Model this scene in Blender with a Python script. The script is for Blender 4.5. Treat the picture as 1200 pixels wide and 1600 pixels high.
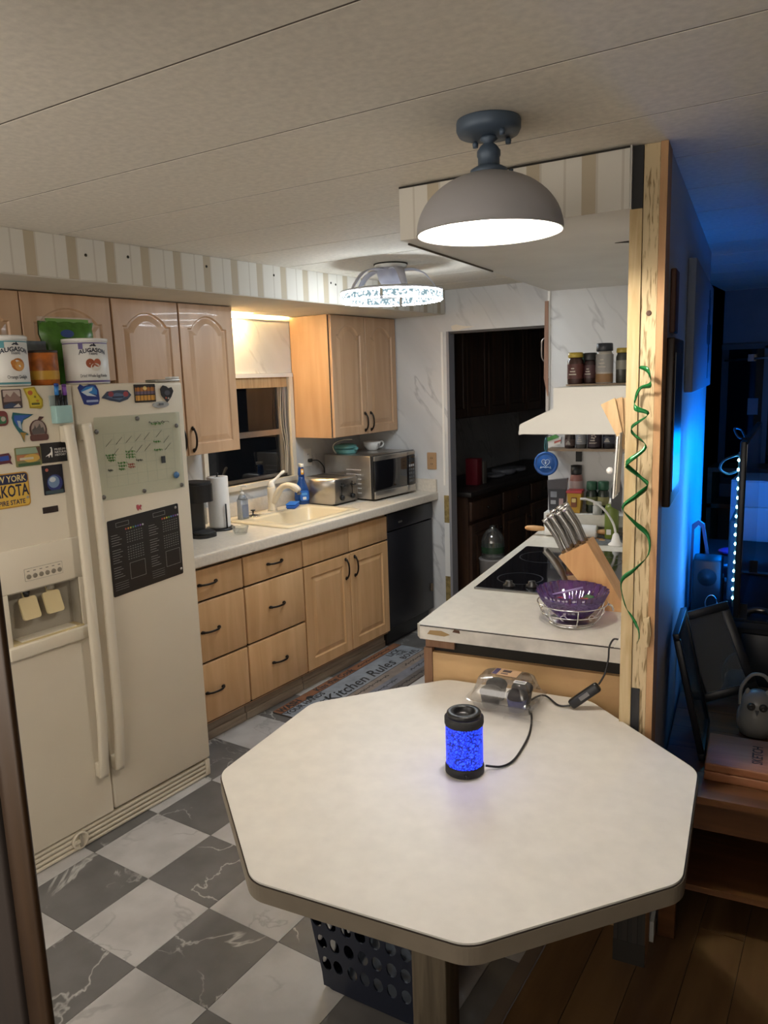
import bpy, bmesh, math, random
from mathutils import Matrix, Vector
random.seed(7)
S = bpy.context.scene
for o in list(bpy.data.objects):
    bpy.data.objects.remove(o)
COL = S.collection
PI = math.pi

# ---------------------------------------------------------------- camera
cam_d = bpy.data.cameras.new('camera'); cam = bpy.data.objects.new('camera', cam_d); COL.objects.link(cam)
RC = ((0.84795, 0.06402, -0.52619), (0.52906, -0.16356, 0.83267), (-0.03276, -0.98445, -0.17256))
cam.matrix_world = Matrix(((RC[0][0], -RC[0][1], -RC[0][2], 0.0),
                           (RC[1][0], -RC[1][1], -RC[1][2], 0.0),
                           (RC[2][0], -RC[2][1], -RC[2][2], 1.739),
                           (0, 0, 0, 1)))
cam_d.sensor_fit = 'VERTICAL'; cam_d.sensor_height = 36.0; cam_d.lens = 26.92
cam_d.clip_start = 0.02; cam_d.clip_end = 60
S.camera = cam
# ---------------------------------------------------------------- world, exposure
W = bpy.data.worlds.new('ambient_fill'); S.world = W; W.use_nodes = True
WB = W.node_tree.nodes['Background']; WB.inputs[0].default_value = (1.0, 0.91, 0.80, 1); WB.inputs[1].default_value = 1.15  # warm fill added to lift the ceiling; no such source in the room
VS = S.view_settings
VS.view_transform = 'Standard'; VS.look = 'None'; VS.exposure = 1.40; VS.gamma = 1.0; VS.use_curve_mapping = False
# lamp strengths (W/m2 emission of the lamps' own glowing surfaces)
L_BULB = 200.0; L_RING = 36.0; L_SINK = 85.0; L_LED = 30.0; L_STRIP = 45.0; L_WARMER = 1.6

# ---------------------------------------------------------------- frames
AL = math.radians(2.875); AR = math.radians(-6.496)
ROT = {'W': 0.0, 'L': -AL, 'R': -AR}
def fmat(fr): return Matrix.Rotation(ROT[fr], 4, 'Z')

# ---------------------------------------------------------------- materials
MATS = {}
def new_mat(name):
    m = bpy.data.materials.new(name); m.use_nodes = True
    nt = m.node_tree; b = nt.nodes['Principled BSDF']; MATS[name] = m
    return m, nt, b
def N(nt, t, **k):
    n = nt.nodes.new(t)
    for a, v in k.items(): setattr(n, a, v)
    return n
def plain(name, col, rough=0.5, metal=0.0, emit=None, es=0.0, var=0.0, vs=30.0, bump=0.0, spec=0.5, coat=0.0):
    """Principled material with a little noise variation in colour and optional fine bump."""
    m, nt, b = new_mat(name)
    b.inputs['Base Color'].default_value = (*col, 1); b.inputs['Roughness'].default_value = rough
    b.inputs['Metallic'].default_value = metal; b.inputs['Specular IOR Level'].default_value = spec
    b.inputs['Coat Weight'].default_value = coat
    if emit: b.inputs['Emission Color'].default_value = (*emit, 1); b.inputs['Emission Strength'].default_value = es
    if var or bump:
        tc = N(nt, 'ShaderNodeTexCoord'); no = N(nt, 'ShaderNodeTexNoise'); no.inputs['Scale'].default_value = vs; no.inputs['Detail'].default_value = 4
        nt.links.new(tc.outputs['Object'], no.inputs['Vector'])
        if var:
            r = N(nt, 'ShaderNodeValToRGB'); e = r.color_ramp.elements
            e[0].position = 0.3; e[1].position = 0.7
            e[0].color = (*[c * (1 - var) for c in col], 1); e[1].color = (*[min(1, c * (1 + var * .6)) for c in col], 1)
            nt.links.new(no.outputs['Fac'], r.inputs['Fac']); nt.links.new(r.outputs['Color'], b.inputs['Base Color'])
        if bump:
            bp = N(nt, 'ShaderNodeBump'); bp.inputs['Strength'].default_value = bump; bp.inputs['Distance'].default_value = 0.002
            nt.links.new(no.outputs['Fac'], bp.inputs['Height']); nt.links.new(bp.outputs['Normal'], b.inputs['Normal'])
    return m
def wood(name, c1, c2, scale=(30, 30, 3), rough=0.45, detail=5, coat=0.0, knots=False, lo=.35, hi=.65):
    m, nt, b = new_mat(name)
    tc = N(nt, 'ShaderNodeTexCoord'); mp = N(nt, 'ShaderNodeMapping'); mp.inputs['Scale'].default_value = scale
    oi = N(nt, 'ShaderNodeObjectInfo'); ad = N(nt, 'ShaderNodeVectorMath', operation='MULTIPLY_ADD')
    ad.inputs[1].default_value = (13.1, 7.7, 5.3)
    nt.links.new(oi.outputs['Random'], ad.inputs[0]); nt.links.new(tc.outputs['Object'], ad.inputs[2])
    nt.links.new(ad.outputs[0], mp.inputs['Vector'])
    no = N(nt, 'ShaderNodeTexNoise'); no.inputs['Scale'].default_value = 1.0; no.inputs['Detail'].default_value = detail; no.inputs['Distortion'].default_value = 0.6
    nt.links.new(mp.outputs[0], no.inputs['Vector'])
    r = N(nt, 'ShaderNodeValToRGB'); e = r.color_ramp.elements
    e[0].position = lo; e[1].position = hi; e[0].color = (*c1, 1); e[1].color = (*c2, 1)
    nt.links.new(no.outputs['Fac'], r.inputs['Fac']); nt.links.new(r.outputs['Color'], b.inputs['Base Color'])
    bp = N(nt, 'ShaderNodeBump'); bp.inputs['Strength'].default_value = 0.15; bp.inputs['Distance'].default_value = 0.001
    nt.links.new(no.outputs['Fac'], bp.inputs['Height']); nt.links.new(bp.outputs['Normal'], b.inputs['Normal'])
    b.inputs['Roughness'].default_value = rough; b.inputs['Coat Weight'].default_value = coat
    return m
def veined(name, base, base2, vein, vscale, width, rough, rot=(0, 0, 0), stretch=(1, 1, 1), perobj=True, amount=1.0):
    """marble: cloudy base with thin veins along the zero line of a distorted noise."""
    m, nt, b = new_mat(name)
    tc = N(nt, 'ShaderNodeTexCoord'); mp = N(nt, 'ShaderNodeMapping'); mp.inputs['Scale'].default_value = stretch; mp.inputs['Rotation'].default_value = rot
    if perobj:
        oi = N(nt, 'ShaderNodeObjectInfo'); ad = N(nt, 'ShaderNodeVectorMath', operation='MULTIPLY_ADD'); ad.inputs[1].default_value = (31, 17, 9)
        nt.links.new(oi.outputs['Random'], ad.inputs[0]); nt.links.new(tc.outputs['Object'], ad.inputs[2]); nt.links.new(ad.outputs[0], mp.inputs['Vector'])
    else:
        nt.links.new(tc.outputs['Object'], mp.inputs['Vector'])
    n1 = N(nt, 'ShaderNodeTexNoise'); n1.inputs['Scale'].default_value = vscale; n1.inputs['Detail'].default_value = 5; n1.inputs['Distortion'].default_value = 0.5
    nt.links.new(mp.outputs[0], n1.inputs['Vector'])
    s = N(nt, 'ShaderNodeMath', operation='SUBTRACT'); s.inputs[1].default_value = 0.5; nt.links.new(n1.outputs['Fac'], s.inputs[0])
    a = N(nt, 'ShaderNodeMath', operation='ABSOLUTE'); nt.links.new(s.outputs[0], a.inputs[0])
    r = N(nt, 'ShaderNodeMapRange'); r.inputs['From Min'].default_value = 0; r.inputs['From Max'].default_value = width; r.inputs['To Min'].default_value = amount; r.inputs['To Max'].default_value = 0
    nt.links.new(a.outputs[0], r.inputs['Value'])
    n3 = N(nt, 'ShaderNodeTexNoise'); n3.inputs['Scale'].default_value = vscale * .8; nt.links.new(mp.outputs[0], n3.inputs['Vector'])
    r3 = N(nt, 'ShaderNodeMapRange'); r3.inputs['From Min'].default_value = .44; r3.inputs['From Max'].default_value = .52; nt.links.new(n3.outputs['Fac'], r3.inputs['Value'])
    mu = N(nt, 'ShaderNodeMath', operation='MULTIPLY'); nt.links.new(r.outputs[0], mu.inputs[0]); nt.links.new(r3.outputs[0], mu.inputs[1])
    n2 = N(nt, 'ShaderNodeTexNoise'); n2.inputs['Scale'].default_value = vscale * 2.4; n2.inputs['Detail'].default_value = 5; nt.links.new(mp.outputs[0], n2.inputs['Vector'])
    cr = N(nt, 'ShaderNodeValToRGB'); e = cr.color_ramp.elements; e[0].position = .35; e[1].position = .65; e[0].color = (*base, 1); e[1].color = (*base2, 1)
    nt.links.new(n2.outputs['Fac'], cr.inputs['Fac'])
    mx = N(nt, 'ShaderNodeMix', data_type='RGBA'); nt.links.new(mu.outputs[0], mx.inputs['Factor'])
    nt.links.new(cr.outputs['Color'], mx.inputs['A']); mx.inputs['B'].default_value = (*vein, 1)
    nt.links.new(mx.outputs['Result'], b.inputs['Base Color']); b.inputs['Roughness'].default_value = rough
    return m
def stripes(name, axis, cols, period, rough=0.6):
    """vertical wallpaper stripes repeating along one object axis: cols = [(position, colour)]"""
    m, nt, b = new_mat(name)
    tc = N(nt, 'ShaderNodeTexCoord'); sp = N(nt, 'ShaderNodeSeparateXYZ'); nt.links.new(tc.outputs['Object'], sp.inputs[0])
    dv = N(nt, 'ShaderNodeMath', operation='DIVIDE'); dv.inputs[1].default_value = period; nt.links.new(sp.outputs[axis], dv.inputs[0])
    fr = N(nt, 'ShaderNodeMath', operation='FRACT'); nt.links.new(dv.outputs[0], fr.inputs[0])
    cr = N(nt, 'ShaderNodeValToRGB'); cr.color_ramp.interpolation = 'CONSTANT'; e = cr.color_ramp.elements
    while len(e) < len(cols): e.new(0.5)
    for i, (p, c) in enumerate(cols): e[i].position = p; e[i].color = (*c, 1)
    nt.links.new(fr.outputs[0], cr.inputs['Fac']); nt.links.new(cr.outputs['Color'], b.inputs['Base Color']); b.inputs['Roughness'].default_value = rough
    return m
def clear(name, col=(1, 1, 1), alpha=0.2, rough=0.08, diff=None, gl=0.12):
    """thin clear plastic / glass: mostly see-through with a glossy sheen and a little body colour"""
    m, nt, b = new_mat(name); nt.nodes.remove(b); out = nt.nodes['Material Output']
    tr = N(nt, 'ShaderNodeBsdfTransparent'); tr.inputs[0].default_value = (*col, 1)
    g = N(nt, 'ShaderNodeBsdfGlossy'); g.inputs['Roughness'].default_value = rough
    d = N(nt, 'ShaderNodeBsdfDiffuse'); d.inputs[0].default_value = (*(diff or col), 1)
    lw = N(nt, 'ShaderNodeLayerWeight'); lw.inputs[0].default_value = 0.25
    m1 = N(nt, 'ShaderNodeMixShader'); m1.inputs[0].default_value = alpha
    nt.links.new(tr.outputs[0], m1.inputs[1]); nt.links.new(d.outputs[0], m1.inputs[2])
    ml = N(nt, 'ShaderNodeMath', operation='MULTIPLY_ADD'); ml.inputs[1].default_value = 0.5; ml.inputs[2].default_value = gl * .4; nt.links.new(lw.outputs['Fresnel'], ml.inputs[0])
    m2 = N(nt, 'ShaderNodeMixShader'); nt.links.new(ml.outputs[0], m2.inputs[0]); nt.links.new(m1.outputs[0], m2.inputs[1]); nt.links.new(g.outputs[0], m2.inputs[2])
    nt.links.new(m2.outputs[0], out.inputs[0])
    return m
def glow(name, col, strength):
    m, nt, b = new_mat(name); b.inputs['Base Color'].default_value = (*col, 1)
    b.inputs['Emission Color'].default_value = (*col, 1); b.inputs['Emission Strength'].default_value = strength
    return m
def srgb(h):
    h = h.lstrip('#'); c = [int(h[i:i + 2], 16) / 255 for i in (0, 2, 4)]
    return tuple(x / 12.92 if x <= 0.04045 else ((x + .055) / 1.055) ** 2.4 for x in c)
def hexmat(h, rough=0.5, metal=0.0, **k):
    n = 'paint_' + h + ('_%d' % int(rough * 100)) + ('m' if metal else '')
    return MATS.get(n) or plain(n, srgb(h), rough, metal, **k)

# ---------------------------------------------------------------- mesh builder
def FL(v, u, z): return Matrix(((0, 0, 1, v), (1, 0, 0, u), (0, 1, 0, z), (0, 0, 0, 1)))     # plate facing +x: s -> y, t -> z
def FU(n, u, z): return Matrix(((1, 0, 0, n), (0, 0, -1, u), (0, 1, 0, z), (0, 0, 0, 1)))    # plate facing -y: s -> x, t -> z
def FT(x, y, z, a=0.0): return Matrix.Translation((x, y, z)) @ Matrix.Rotation(a, 4, 'Z')     # plate facing up
I4 = Matrix.Identity(4)
class MB:
    def __init__(s): s.v = []; s.f = []; s.m = []; s.sm = []; s.M = I4; s.mats = []
    def mi(s, mat):
        mat = MATS[mat] if isinstance(mat, str) else mat
        if mat not in s.mats: s.mats.append(mat)
        return s.mats.index(mat)
    def at(s, M): s.M = M; return s
    def add(s, vs, fs, mat, smooth=False):
        k = len(s.v); M = s.M
        s.v += [tuple(M @ Vector(p)) for p in vs]; i = s.mi(mat)
        for f in fs: s.f.append([k + q for q in f]); s.m.append(i); s.sm.append(smooth)
        return s
    def box(s, x0, x1, y0, y1, z0, z1, mat, bev=0.0, seg=2):
        if bev <= 0:
            vs = [(x, y, z) for x in (x0, x1) for y in (y0, y1) for z in (z0, z1)]
            return s.add(vs, [(0, 1, 3, 2), (4, 6, 7, 5), (0, 4, 5, 1), (2, 3, 7, 6), (0, 2, 6, 4), (1, 5, 7, 3)], mat)
        bm = bmesh.new(); bmesh.ops.create_cube(bm, size=1.0)
        for v in bm.verts: v.co = Vector(((x0 + x1) / 2 + v.co.x * (x1 - x0), (y0 + y1) / 2 + v.co.y * (y1 - y0), (z0 + z1) / 2 + v.co.z * (z1 - z0)))
        bmesh.ops.bevel(bm, geom=bm.edges[:], offset=bev, segments=seg, profile=0.5, affect='EDGES')
        return s.bm(bm, mat, True)
    def bm(s, bm, mat, smooth=False):
        bm.verts.index_update()
        s.add([v.co[:] for v in bm.verts], [[v.index for v in f.verts] for f in bm.faces], mat, smooth); bm.free(); return s
    def prism(s, poly, z0, z1, mat, smooth=False, cap0=True):
        n = len(poly); vs = [(x, y, z0) for x, y in poly] + [(x, y, z1) for x, y in poly]
        fs = [(i, (i + 1) % n, n + (i + 1) % n, n + i) for i in range(n)] + [list(range(n, 2 * n))]
        if cap0: fs.append(list(range(n - 1, -1, -1)))
        return s.add(vs, fs, mat, smooth)
    def lathe(s, prof, mat, seg=32, c=(0, 0, 0), smooth=True, fn=None, sweep=2 * PI, caps=True):
        vs = []; full = sweep > 6.28
        m = seg if full else seg + 1
        for r, z in prof:
            for i in range(m):
                a = sweep * i / seg; rr = r * (fn(a, z) if fn else 1)
                vs.append((c[0] + rr * math.cos(a), c[1] + rr * math.sin(a), c[2] + z))
        fs = []
        for j in range(len(prof) - 1):
            for i in range(seg):
                i2 = (i + 1) % m
                fs.append((j * m + i, j * m + i2, (j + 1) * m + i2, (j + 1) * m + i))
        if caps and full:
            if prof[0][0] > 1e-6: fs.append([i for i in range(m)][::-1])
            if prof[-1][0] > 1e-6: fs.append([(len(prof) - 1) * m + i for i in range(m)])
        return s.add(vs, fs, mat, smooth)
    def tube(s, path, r, mat, seg=8, closed=False, flat=1.0):
        P = [Vector(p) for p in path]; n = len(P); vs = []; fs = []; prev = None
        for i, p in enumerate(P):
            t = (P[(i + 1) % n] - P[i - 1]) if closed else (P[min(i + 1, n - 1)] - P[max(i - 1, 0)])
            t.normalize()
            ref = prev if prev is not None else (Vector((0, 0, 1)) if abs(t.z) < .9 else Vector((1, 0, 0)))
            a = ref - t * ref.dot(t)
            if a.length < 1e-5: a = t.orthogonal()
            a.normalize(); b = t.cross(a); prev = a
            rr = r[i] if isinstance(r, (list, tuple)) else r
            for k in range(seg):
                q = 2 * PI * k / seg
                vs.append(tuple(p + a * (rr * math.cos(q)) + b * (rr * flat * math.sin(q))))
        m = n if closed else n - 1
        for i in range(m):
            for k in range(seg):
                k2 = (k + 1) % seg; j = (i + 1) % n
                fs.append((i * seg + k, i * seg + k2, j * seg + k2, j * seg + k))
        if not closed: fs += [list(range(seg))[::-1], [(n - 1) * seg + k for k in range(seg)]]
        return s.add(vs, fs, mat, True)
    def ball(s, c, r, mat, sx=1, sy=1, sz=1, seg=14, rings=9):
        prof = [(r * math.sin(PI * i / rings), -r * math.cos(PI * i / rings)) for i in range(rings + 1)]
        vs = []; fs = []
        for rr, z in prof:
            for i in range(seg): a = 2 * PI * i / seg; vs.append((c[0] + sx * rr * math.cos(a), c[1] + sy * rr * math.sin(a), c[2] + sz * z))
        for j in range(rings):
            for i in range(seg): i2 = (i + 1) % seg; fs.append((j * seg + i, j * seg + i2, (j + 1) * seg + i2, (j + 1) * seg + i))
        return s.add(vs, fs, mat, True)
    def text(s, t, size, mat, x=0, y=0, z=0.0, th=0.0003, align='CENTER', sx=1.0, bold=0.0, shear=0.0, bend=None):
        cu = bpy.data.curves.new('lettering', 'FONT'); cu.body = t; cu.size = size; cu.align_x = align; cu.align_y = 'CENTER'
        cu.extrude = th; cu.offset = bold; cu.shear = shear; cu.resolution_u = 2
        ob = bpy.data.objects.new('lettering', cu); COL.objects.link(ob)
        me = ob.to_mesh()
        vs = [(x + p.co.x * sx, y + p.co.y, z + p.co.z) for p in me.vertices]
        if bend: vs = [bend(*p) for p in vs]
        fs = [list(p.vertices) for p in me.polygons]
        ob.to_mesh_clear(); bpy.data.objects.remove(ob); bpy.data.curves.remove(cu)
        return s.add(vs, fs, mat)
    def mesh(s, name, off=(0, 0, 0)):
        me = bpy.data.meshes.new(name)
        me.from_pydata([(p[0] - off[0], p[1] - off[1], p[2] - off[2]) for p in s.v], [], s.f)
        for m in s.mats: me.materials.append(m)
        me.polygons.foreach_set('material_index', s.m); me.polygons.foreach_set('use_smooth', s.sm)
        bm = bmesh.new(); bm.from_mesh(me); bmesh.ops.recalc_face_normals(bm, faces=bm.faces[:]); bm.to_mesh(me); bm.free()
        me.update(); return me

OFF = {}
def _place(o, fr, loc, rz): o.matrix_world = fmat(fr) @ Matrix.Translation(loc) @ Matrix.Rotation(rz, 4, 'Z')
def props(o, label, cat, group=None):
    if label: o['label'] = label
    if cat: o['category'] = cat
    if group: o['group'] = group
    return o
def thing(name, label, cat, fr, loc, rz=0.0, local=False, group=None):
    """Empty at the base of a thing; parts are given in frame coordinates, or local ones when local=True"""
    o = bpy.data.objects.new(name, None); COL.objects.link(o); o.empty_display_size = 0.05
    _place(o, fr, loc, rz); OFF[o] = (0, 0, 0) if local else tuple(loc)
    return props(o, label, cat, group)
def part(par, name, mb, label=None):
    off = OFF[par]; o = bpy.data.objects.new(name, mb.mesh(name, off)); COL.objects.link(o); o.parent = par; OFF[o] = off
    if label: o['label'] = label
    return o
def solo(name, label, cat, mb, fr, loc=(0, 0, 0), rz=0.0, local=True, group=None):
    o = bpy.data.objects.new(name, mb.mesh(name, (0, 0, 0) if local else loc)); COL.objects.link(o); _place(o, fr, loc, rz)
    return props(o, label, cat, group)
def struct(name, mb, fr='W', loc=(0, 0, 0), par=None, label=None):
    o = bpy.data.objects.new(name, mb.mesh(name, loc)); COL.objects.link(o)
    _place(o, fr, loc, 0); o['kind'] = 'structure'; OFF[o] = tuple(loc)
    if label: o['label'] = label
    return o
def inst(me, name, par, loc, rz=0.0):
    o = bpy.data.objects.new(name, me); COL.objects.link(o); o.parent = par; o.location = loc; o.rotation_euler = (0, 0, rz); return o
def copy_tree(root, fr, loc, rz=0.0, label=None):
    r = root.copy(); COL.objects.link(r); _place(r, fr, loc, rz)
    if label: r['label'] = label
    for ch in root.children:
        c = ch.copy(); COL.objects.link(c); c.parent = r
        for g in ch.children: d = g.copy(); COL.objects.link(d); d.parent = c
    return r
def arc(cx, cy, r, a0, a1, n): return [(cx + r * math.cos(a0 + (a1 - a0) * i / n), cy + r * math.sin(a0 + (a1 - a0) * i / n)) for i in range(n + 1)]
def rrect(x0, x1, y0, y1, r, n=4):
    return arc(x1 - r, y0 + r, r, -PI / 2, 0, n) + arc(x1 - r, y1 - r, r, 0, PI / 2, n) + arc(x0 + r, y1 - r, r, PI / 2, PI, n) + arc(x0 + r, y0 + r, r, PI, 1.5 * PI, n)
def smooth_path(pts, n=6):
    P = [Vector(p) for p in pts]; out = []
    for i in range(len(P) - 1):
        p0, p1, p2, p3 = P[max(i - 1, 0)], P[i], P[i + 1], P[min(i + 2, len(P) - 1)]
        for k in range(n):
            t = k / n
            out.append(0.5 * ((2 * p1) + (p2 - p0) * t + (2 * p0 - 5 * p1 + 4 * p2 - p3) * t * t + (3 * p1 - p0 - 3 * p2 + p3) * t ** 3))
    return [tuple(p) for p in out + [P[-1]]]

# ---------------------------------------------------------------- the materials of this kitchen
plain('ceiling', (.74, .69, .60), .8, var=.10, vs=55, bump=.25)
plain('seam', (.10, .08, .06), .9)
CW = (.66, .63, .56); CB = (.47, .40, .29); CG = (.55, .51, .44)
stripes('wallpaper_u', 'Y', [(0, CW), (.30, CG), (.34, CW), (.62, CB), (.86, CG), (.90, CW)], .165)
stripes('wallpaper_n', 'X', [(0, CW), (.30, CG), (.34, CW), (.62, CB), (.86, CG), (.90, CW)], .15)
plain('soffit_under', (.62, .58, .50), .65, var=.05, vs=8)
plain('soffit_white', (.66, .64, .60), .6, var=.05, vs=6)
def marble_paper():
    # pale paper with grey veins running diagonally down to the right
    m, nt, b = new_mat('marble_paper')
    tc = N(nt, 'ShaderNodeTexCoord'); sp = N(nt, 'ShaderNodeSeparateXYZ'); nt.links.new(tc.outputs['Object'], sp.inputs[0])
    def mth(op, a, b_=None, v=None):
        q = N(nt, 'ShaderNodeMath', operation=op); nt.links.new(a, q.inputs[0])
        if b_ is not None: nt.links.new(b_, q.inputs[1])
        if v is not None: q.inputs[1].default_value = v
        return q.outputs[0]
    h = mth('ADD', sp.outputs['X'], sp.outputs['Y']); zz = mth('MULTIPLY', sp.outputs['Z'], v=.75)
    cx = N(nt, 'ShaderNodeCombineXYZ')
    nt.links.new(mth('MULTIPLY', mth('ADD', h, zz), v=3.4), cx.inputs[0]); nt.links.new(mth('MULTIPLY', mth('SUBTRACT', h, zz), v=.9), cx.inputs[1])
    n1 = N(nt, 'ShaderNodeTexNoise'); n1.inputs['Scale'].default_value = 1.25; n1.inputs['Detail'].default_value = 4; n1.inputs['Distortion'].default_value = .25; nt.links.new(cx.outputs[0], n1.inputs['Vector'])
    a = mth('ABSOLUTE', mth('SUBTRACT', n1.outputs['Fac'], v=.5))
    r = N(nt, 'ShaderNodeMapRange'); r.inputs['From Max'].default_value = .026; r.inputs['To Min'].default_value = .55; r.inputs['To Max'].default_value = 0; nt.links.new(a, r.inputs['Value'])
    n2 = N(nt, 'ShaderNodeTexNoise'); n2.inputs['Scale'].default_value = 1.1; n2.inputs['Detail'].default_value = 3; nt.links.new(cx.outputs[0], n2.inputs['Vector'])
    r2 = N(nt, 'ShaderNodeMapRange'); r2.inputs['From Min'].default_value = .40; r2.inputs['From Max'].default_value = .60; nt.links.new(n2.outputs['Fac'], r2.inputs['Value'])
    mx = N(nt, 'ShaderNodeMix', data_type='RGBA'); nt.links.new(mth('MULTIPLY', r.outputs[0], r2.outputs[0]), mx.inputs['Factor'])
    cr = N(nt, 'ShaderNodeValToRGB'); e = cr.color_ramp.elements; e[0].position = .3; e[1].position = .7; e[0].color = (.55, .55, .545, 1); e[1].color = (.66, .66, .655, 1)
    nt.links.new(n2.outputs['Fac'], cr.inputs['Fac']); nt.links.new(cr.outputs['Color'], mx.inputs['A']); mx.inputs['B'].default_value = (.29, .29, .30, 1)
    nt.links.new(mx.outputs['Result'], b.inputs['Base Color']); b.inputs['Roughness'].default_value = .38
marble_paper()
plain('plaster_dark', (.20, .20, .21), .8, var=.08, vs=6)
plain('plaster_blue', (.52, .54, .58), .55, var=.05, vs=4)
veined('tile_dark', (.110, .105, .100), (.150, .143, .138), (.46, .45, .42), 3.4, .011, .42)
veined('tile_light', (.40, .385, .37), (.50, .485, .47), (.24, .225, .215), 3.0, .014, .42, amount=.5)
plain('subfloor', (.07, .065, .06), .9)
wood('plank', (.085, .042, .016), (.17, .095, .038), (9, 1.0, 9), .4)
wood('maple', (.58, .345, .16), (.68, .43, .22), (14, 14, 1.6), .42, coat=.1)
wood('maple_cool', (.49, .30, .165), (.58, .37, .22), (14, 14, 1.6), .42, coat=.1)  # upper cabinets' maple with the cool light's tint put into its colour
wood('toe_board', (.21, .17, .13), (.33, .28, .22), (25, 3, 40), .6)
plain('gap', (.02, .017, .013), .9)
plain('bronze', (.022, .017, .013), .38, .75)
plain('laminate', (.72, .65, .55), .35, var=.10, vs=60)
plain('laminate_white', (.66, .63, .56), .38, var=.07, vs=30)
plain('table_top', (.74, .71, .65), .42, var=.05, vs=22)
plain('table_edge', (.24, .20, .15), .5, var=.08, vs=20)
plain('dark_line', (.03, .02, .015), .6)
plain('almond', (.73, .655, .52), .38, var=.02, vs=5, bump=.03)
plain('almond_dark', (.36, .32, .25), .55)
plain('almond_paddle', (.62, .50, .27), .4)
plain('sink', (.75, .66, .48), .25)
plain('black', (.012, .012, .013), .35)
plain('black_gloss', (.008, .008, .010), .08, coat=.3)
plain('black_matte', (.02, .02, .021), .7)
plain('navy', (.010, .013, .028), .45)
plain('dishwasher', (.012, .012, .016), .35)
plain('steel', (.50, .47, .43), .32, .9, var=.04, vs=40)
plain('steel_dark', (.22, .21, .20), .3, .9)
plain('chrome', (.75, .75, .75), .15, 1.0)
plain('white', (.78, .77, .74), .45)
plain('white_gloss', (.80, .79, .76), .2)
plain('cream', (.72, .66, .55), .4)
plain('hood_white', (.68, .67, .62), .35, var=.03, vs=3)
plain('paper', (.80, .79, .77), .85, bump=.2, vs=120)
plain('slate_metal', (.085, .12, .17), .45, .2)
plain('shade_outer', (.40, .39, .40), .5)
plain('shade_inner', (.92, .91, .88), .5)
wood('stud_pale', (.48, .34, .16), (.62, .48, .27), (50, 50, 5), .7)
wood('stud_rough', (.24, .16, .07), (.62, .49, .29), (150, 150, 16), .8, lo=.36, hi=.47)
wood('stud_red', (.46, .25, .11), (.56, .33, .16), (60, 60, 4), .65)
wood('casing_dark', (.008, .005, .003), (.018, .010, .006), (40, 40, 3), .8)
wood('dark_wood', (.040, .020, .013), (.078, .038, .020), (14, 14, 1.5), .45)
wood('casing', (.026, .013, .006), (.046, .024, .010), (40, 40, 3), .4)
wood('box_wood', (.34, .135, .06), (.44, .19, .09), (3, 30, 30), .45)
wood('table_wood', (.11, .045, .016), (.17, .07, .026), (3, 25, 25), .4)
wood('block_wood', (.52, .28, .11), (.62, .36, .16), (30, 30, 3), .45)
wood('stick_wood', (.45, .28, .13), (.62, .43, .23), (60, 60, 4), .7)
wood('shelf_wood', (.20, .14, .09), (.30, .22, .15), (3, 30, 30), .6)
clear('pet', (1, 1, 1), .035, .04, (.9, .9, .92), .35)
clear('glass', (.95, .97, .96), .04, .03, None, .35)
clear('soap', (.75, .80, .86), .45, .08, (.42, .47, .56), .25)
clear('purple', (.44, .26, .72), .30, .08, (.10, .03, .22), .35)
clear('calendar_acrylic', (.975, .992, .97), .07, .2, (.62, .68, .56), .08)
clear('honey', (.75, .5, .3), .5, .1, (.32, .17, .10), .3)
plain('night_glass', (.004, .005, .007), .04, spec=.6)
# ================================================================ STRUCTURE
ZC = 2.29; ZS = 2.138; YF = 4.62; VW = -3.33
# floor: tiles as children of the sub-floor
fl = struct('floor', MB().box(-3.6, -.755, -.6, 7.4, -.10, -.006, 'subfloor'), label='checkered floor of dark and pale marbled square tiles')
TA = math.radians(-1.1); TS = .3048; t0 = Vector((-2.081, 1.318))
ex = Vector((math.cos(TA), math.sin(TA))); ey = Vector((-math.sin(TA), math.cos(TA)))
tm = {}
for k in ('tile_dark', 'tile_light'):
    tm[k] = MB().box(.0008, TS - .0008, .0008, TS - .0008, -.006, 0, k).mesh('tile')
for i in range(-3, 5):
    for j in range(-3, 11):
        q = t0 + ex * (i * TS) + ey * (j * TS)
        if q.x + TS > -.76: continue
        inst(tm['tile_light' if (i + j) % 2 == 0 else 'tile_dark'], 'tile', fl, (q.x, q.y, 0), TA)
# narrow cut tiles along the strip
for j in range(-3, 11):
    for i in range(2, 5):
        q = t0 + ex * (i * TS) + ey * (j * TS)
        if q.x < -.775 and q.x + TS > -.76:
            w = -.760 - q.x
            mb = MB().box(.0008, w, .0008, TS - .0008, -.006, 0, 'tile_light' if (i + j) % 2 == 0 else 'tile_dark')
            inst(mb.mesh('tile'), 'tile', fl, (q.x, q.y, 0), 0)
struct('trim_1', MB().prism([(-.775, -.6), (-.735, -.6), (-.735, 4.0), (-.775, 4.0)], 0.0005, .006, hexmat('6d5f52', .5)), label='floor transition strip between tile and wood')
fw = struct('floor_wood', MB().box(-.735, 3.2, -.6, 7.6, -.10, -.004, 'gap'), label='brown wood plank floor of the living room')
for i in range(20):
    x0 = -.733 + i * .13
    y = -.5 + random.uniform(-.9, 0)
    while y < 5.5:
        y1 = min(y + 1.22, 5.6); a = max(y, -.55)
        if y1 - a > .05: part(fw, 'plank', MB().box(x0, x0 + .128, a, y1 - .002, -.004, 0.0, 'plank'))
        y = y1
# ceiling: long boards 0.41 m wide running across, with dark seams
ce = struct('ceiling', MB().box(-3.6, 3.2, -.8, 7.7, ZC + .0012, ZC + .10, 'seam'), label='off-white board ceiling with thin dark seams')
ys = [1.048 + .4065 * k for k in range(-5, 16)]
for a, b in zip(ys[:-1], ys[1:]):
    part(ce, 'panel', MB().box(-3.58, 3.18, a + .0034, b - .0034, ZC, ZC + .0012, 'ceiling'))

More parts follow.
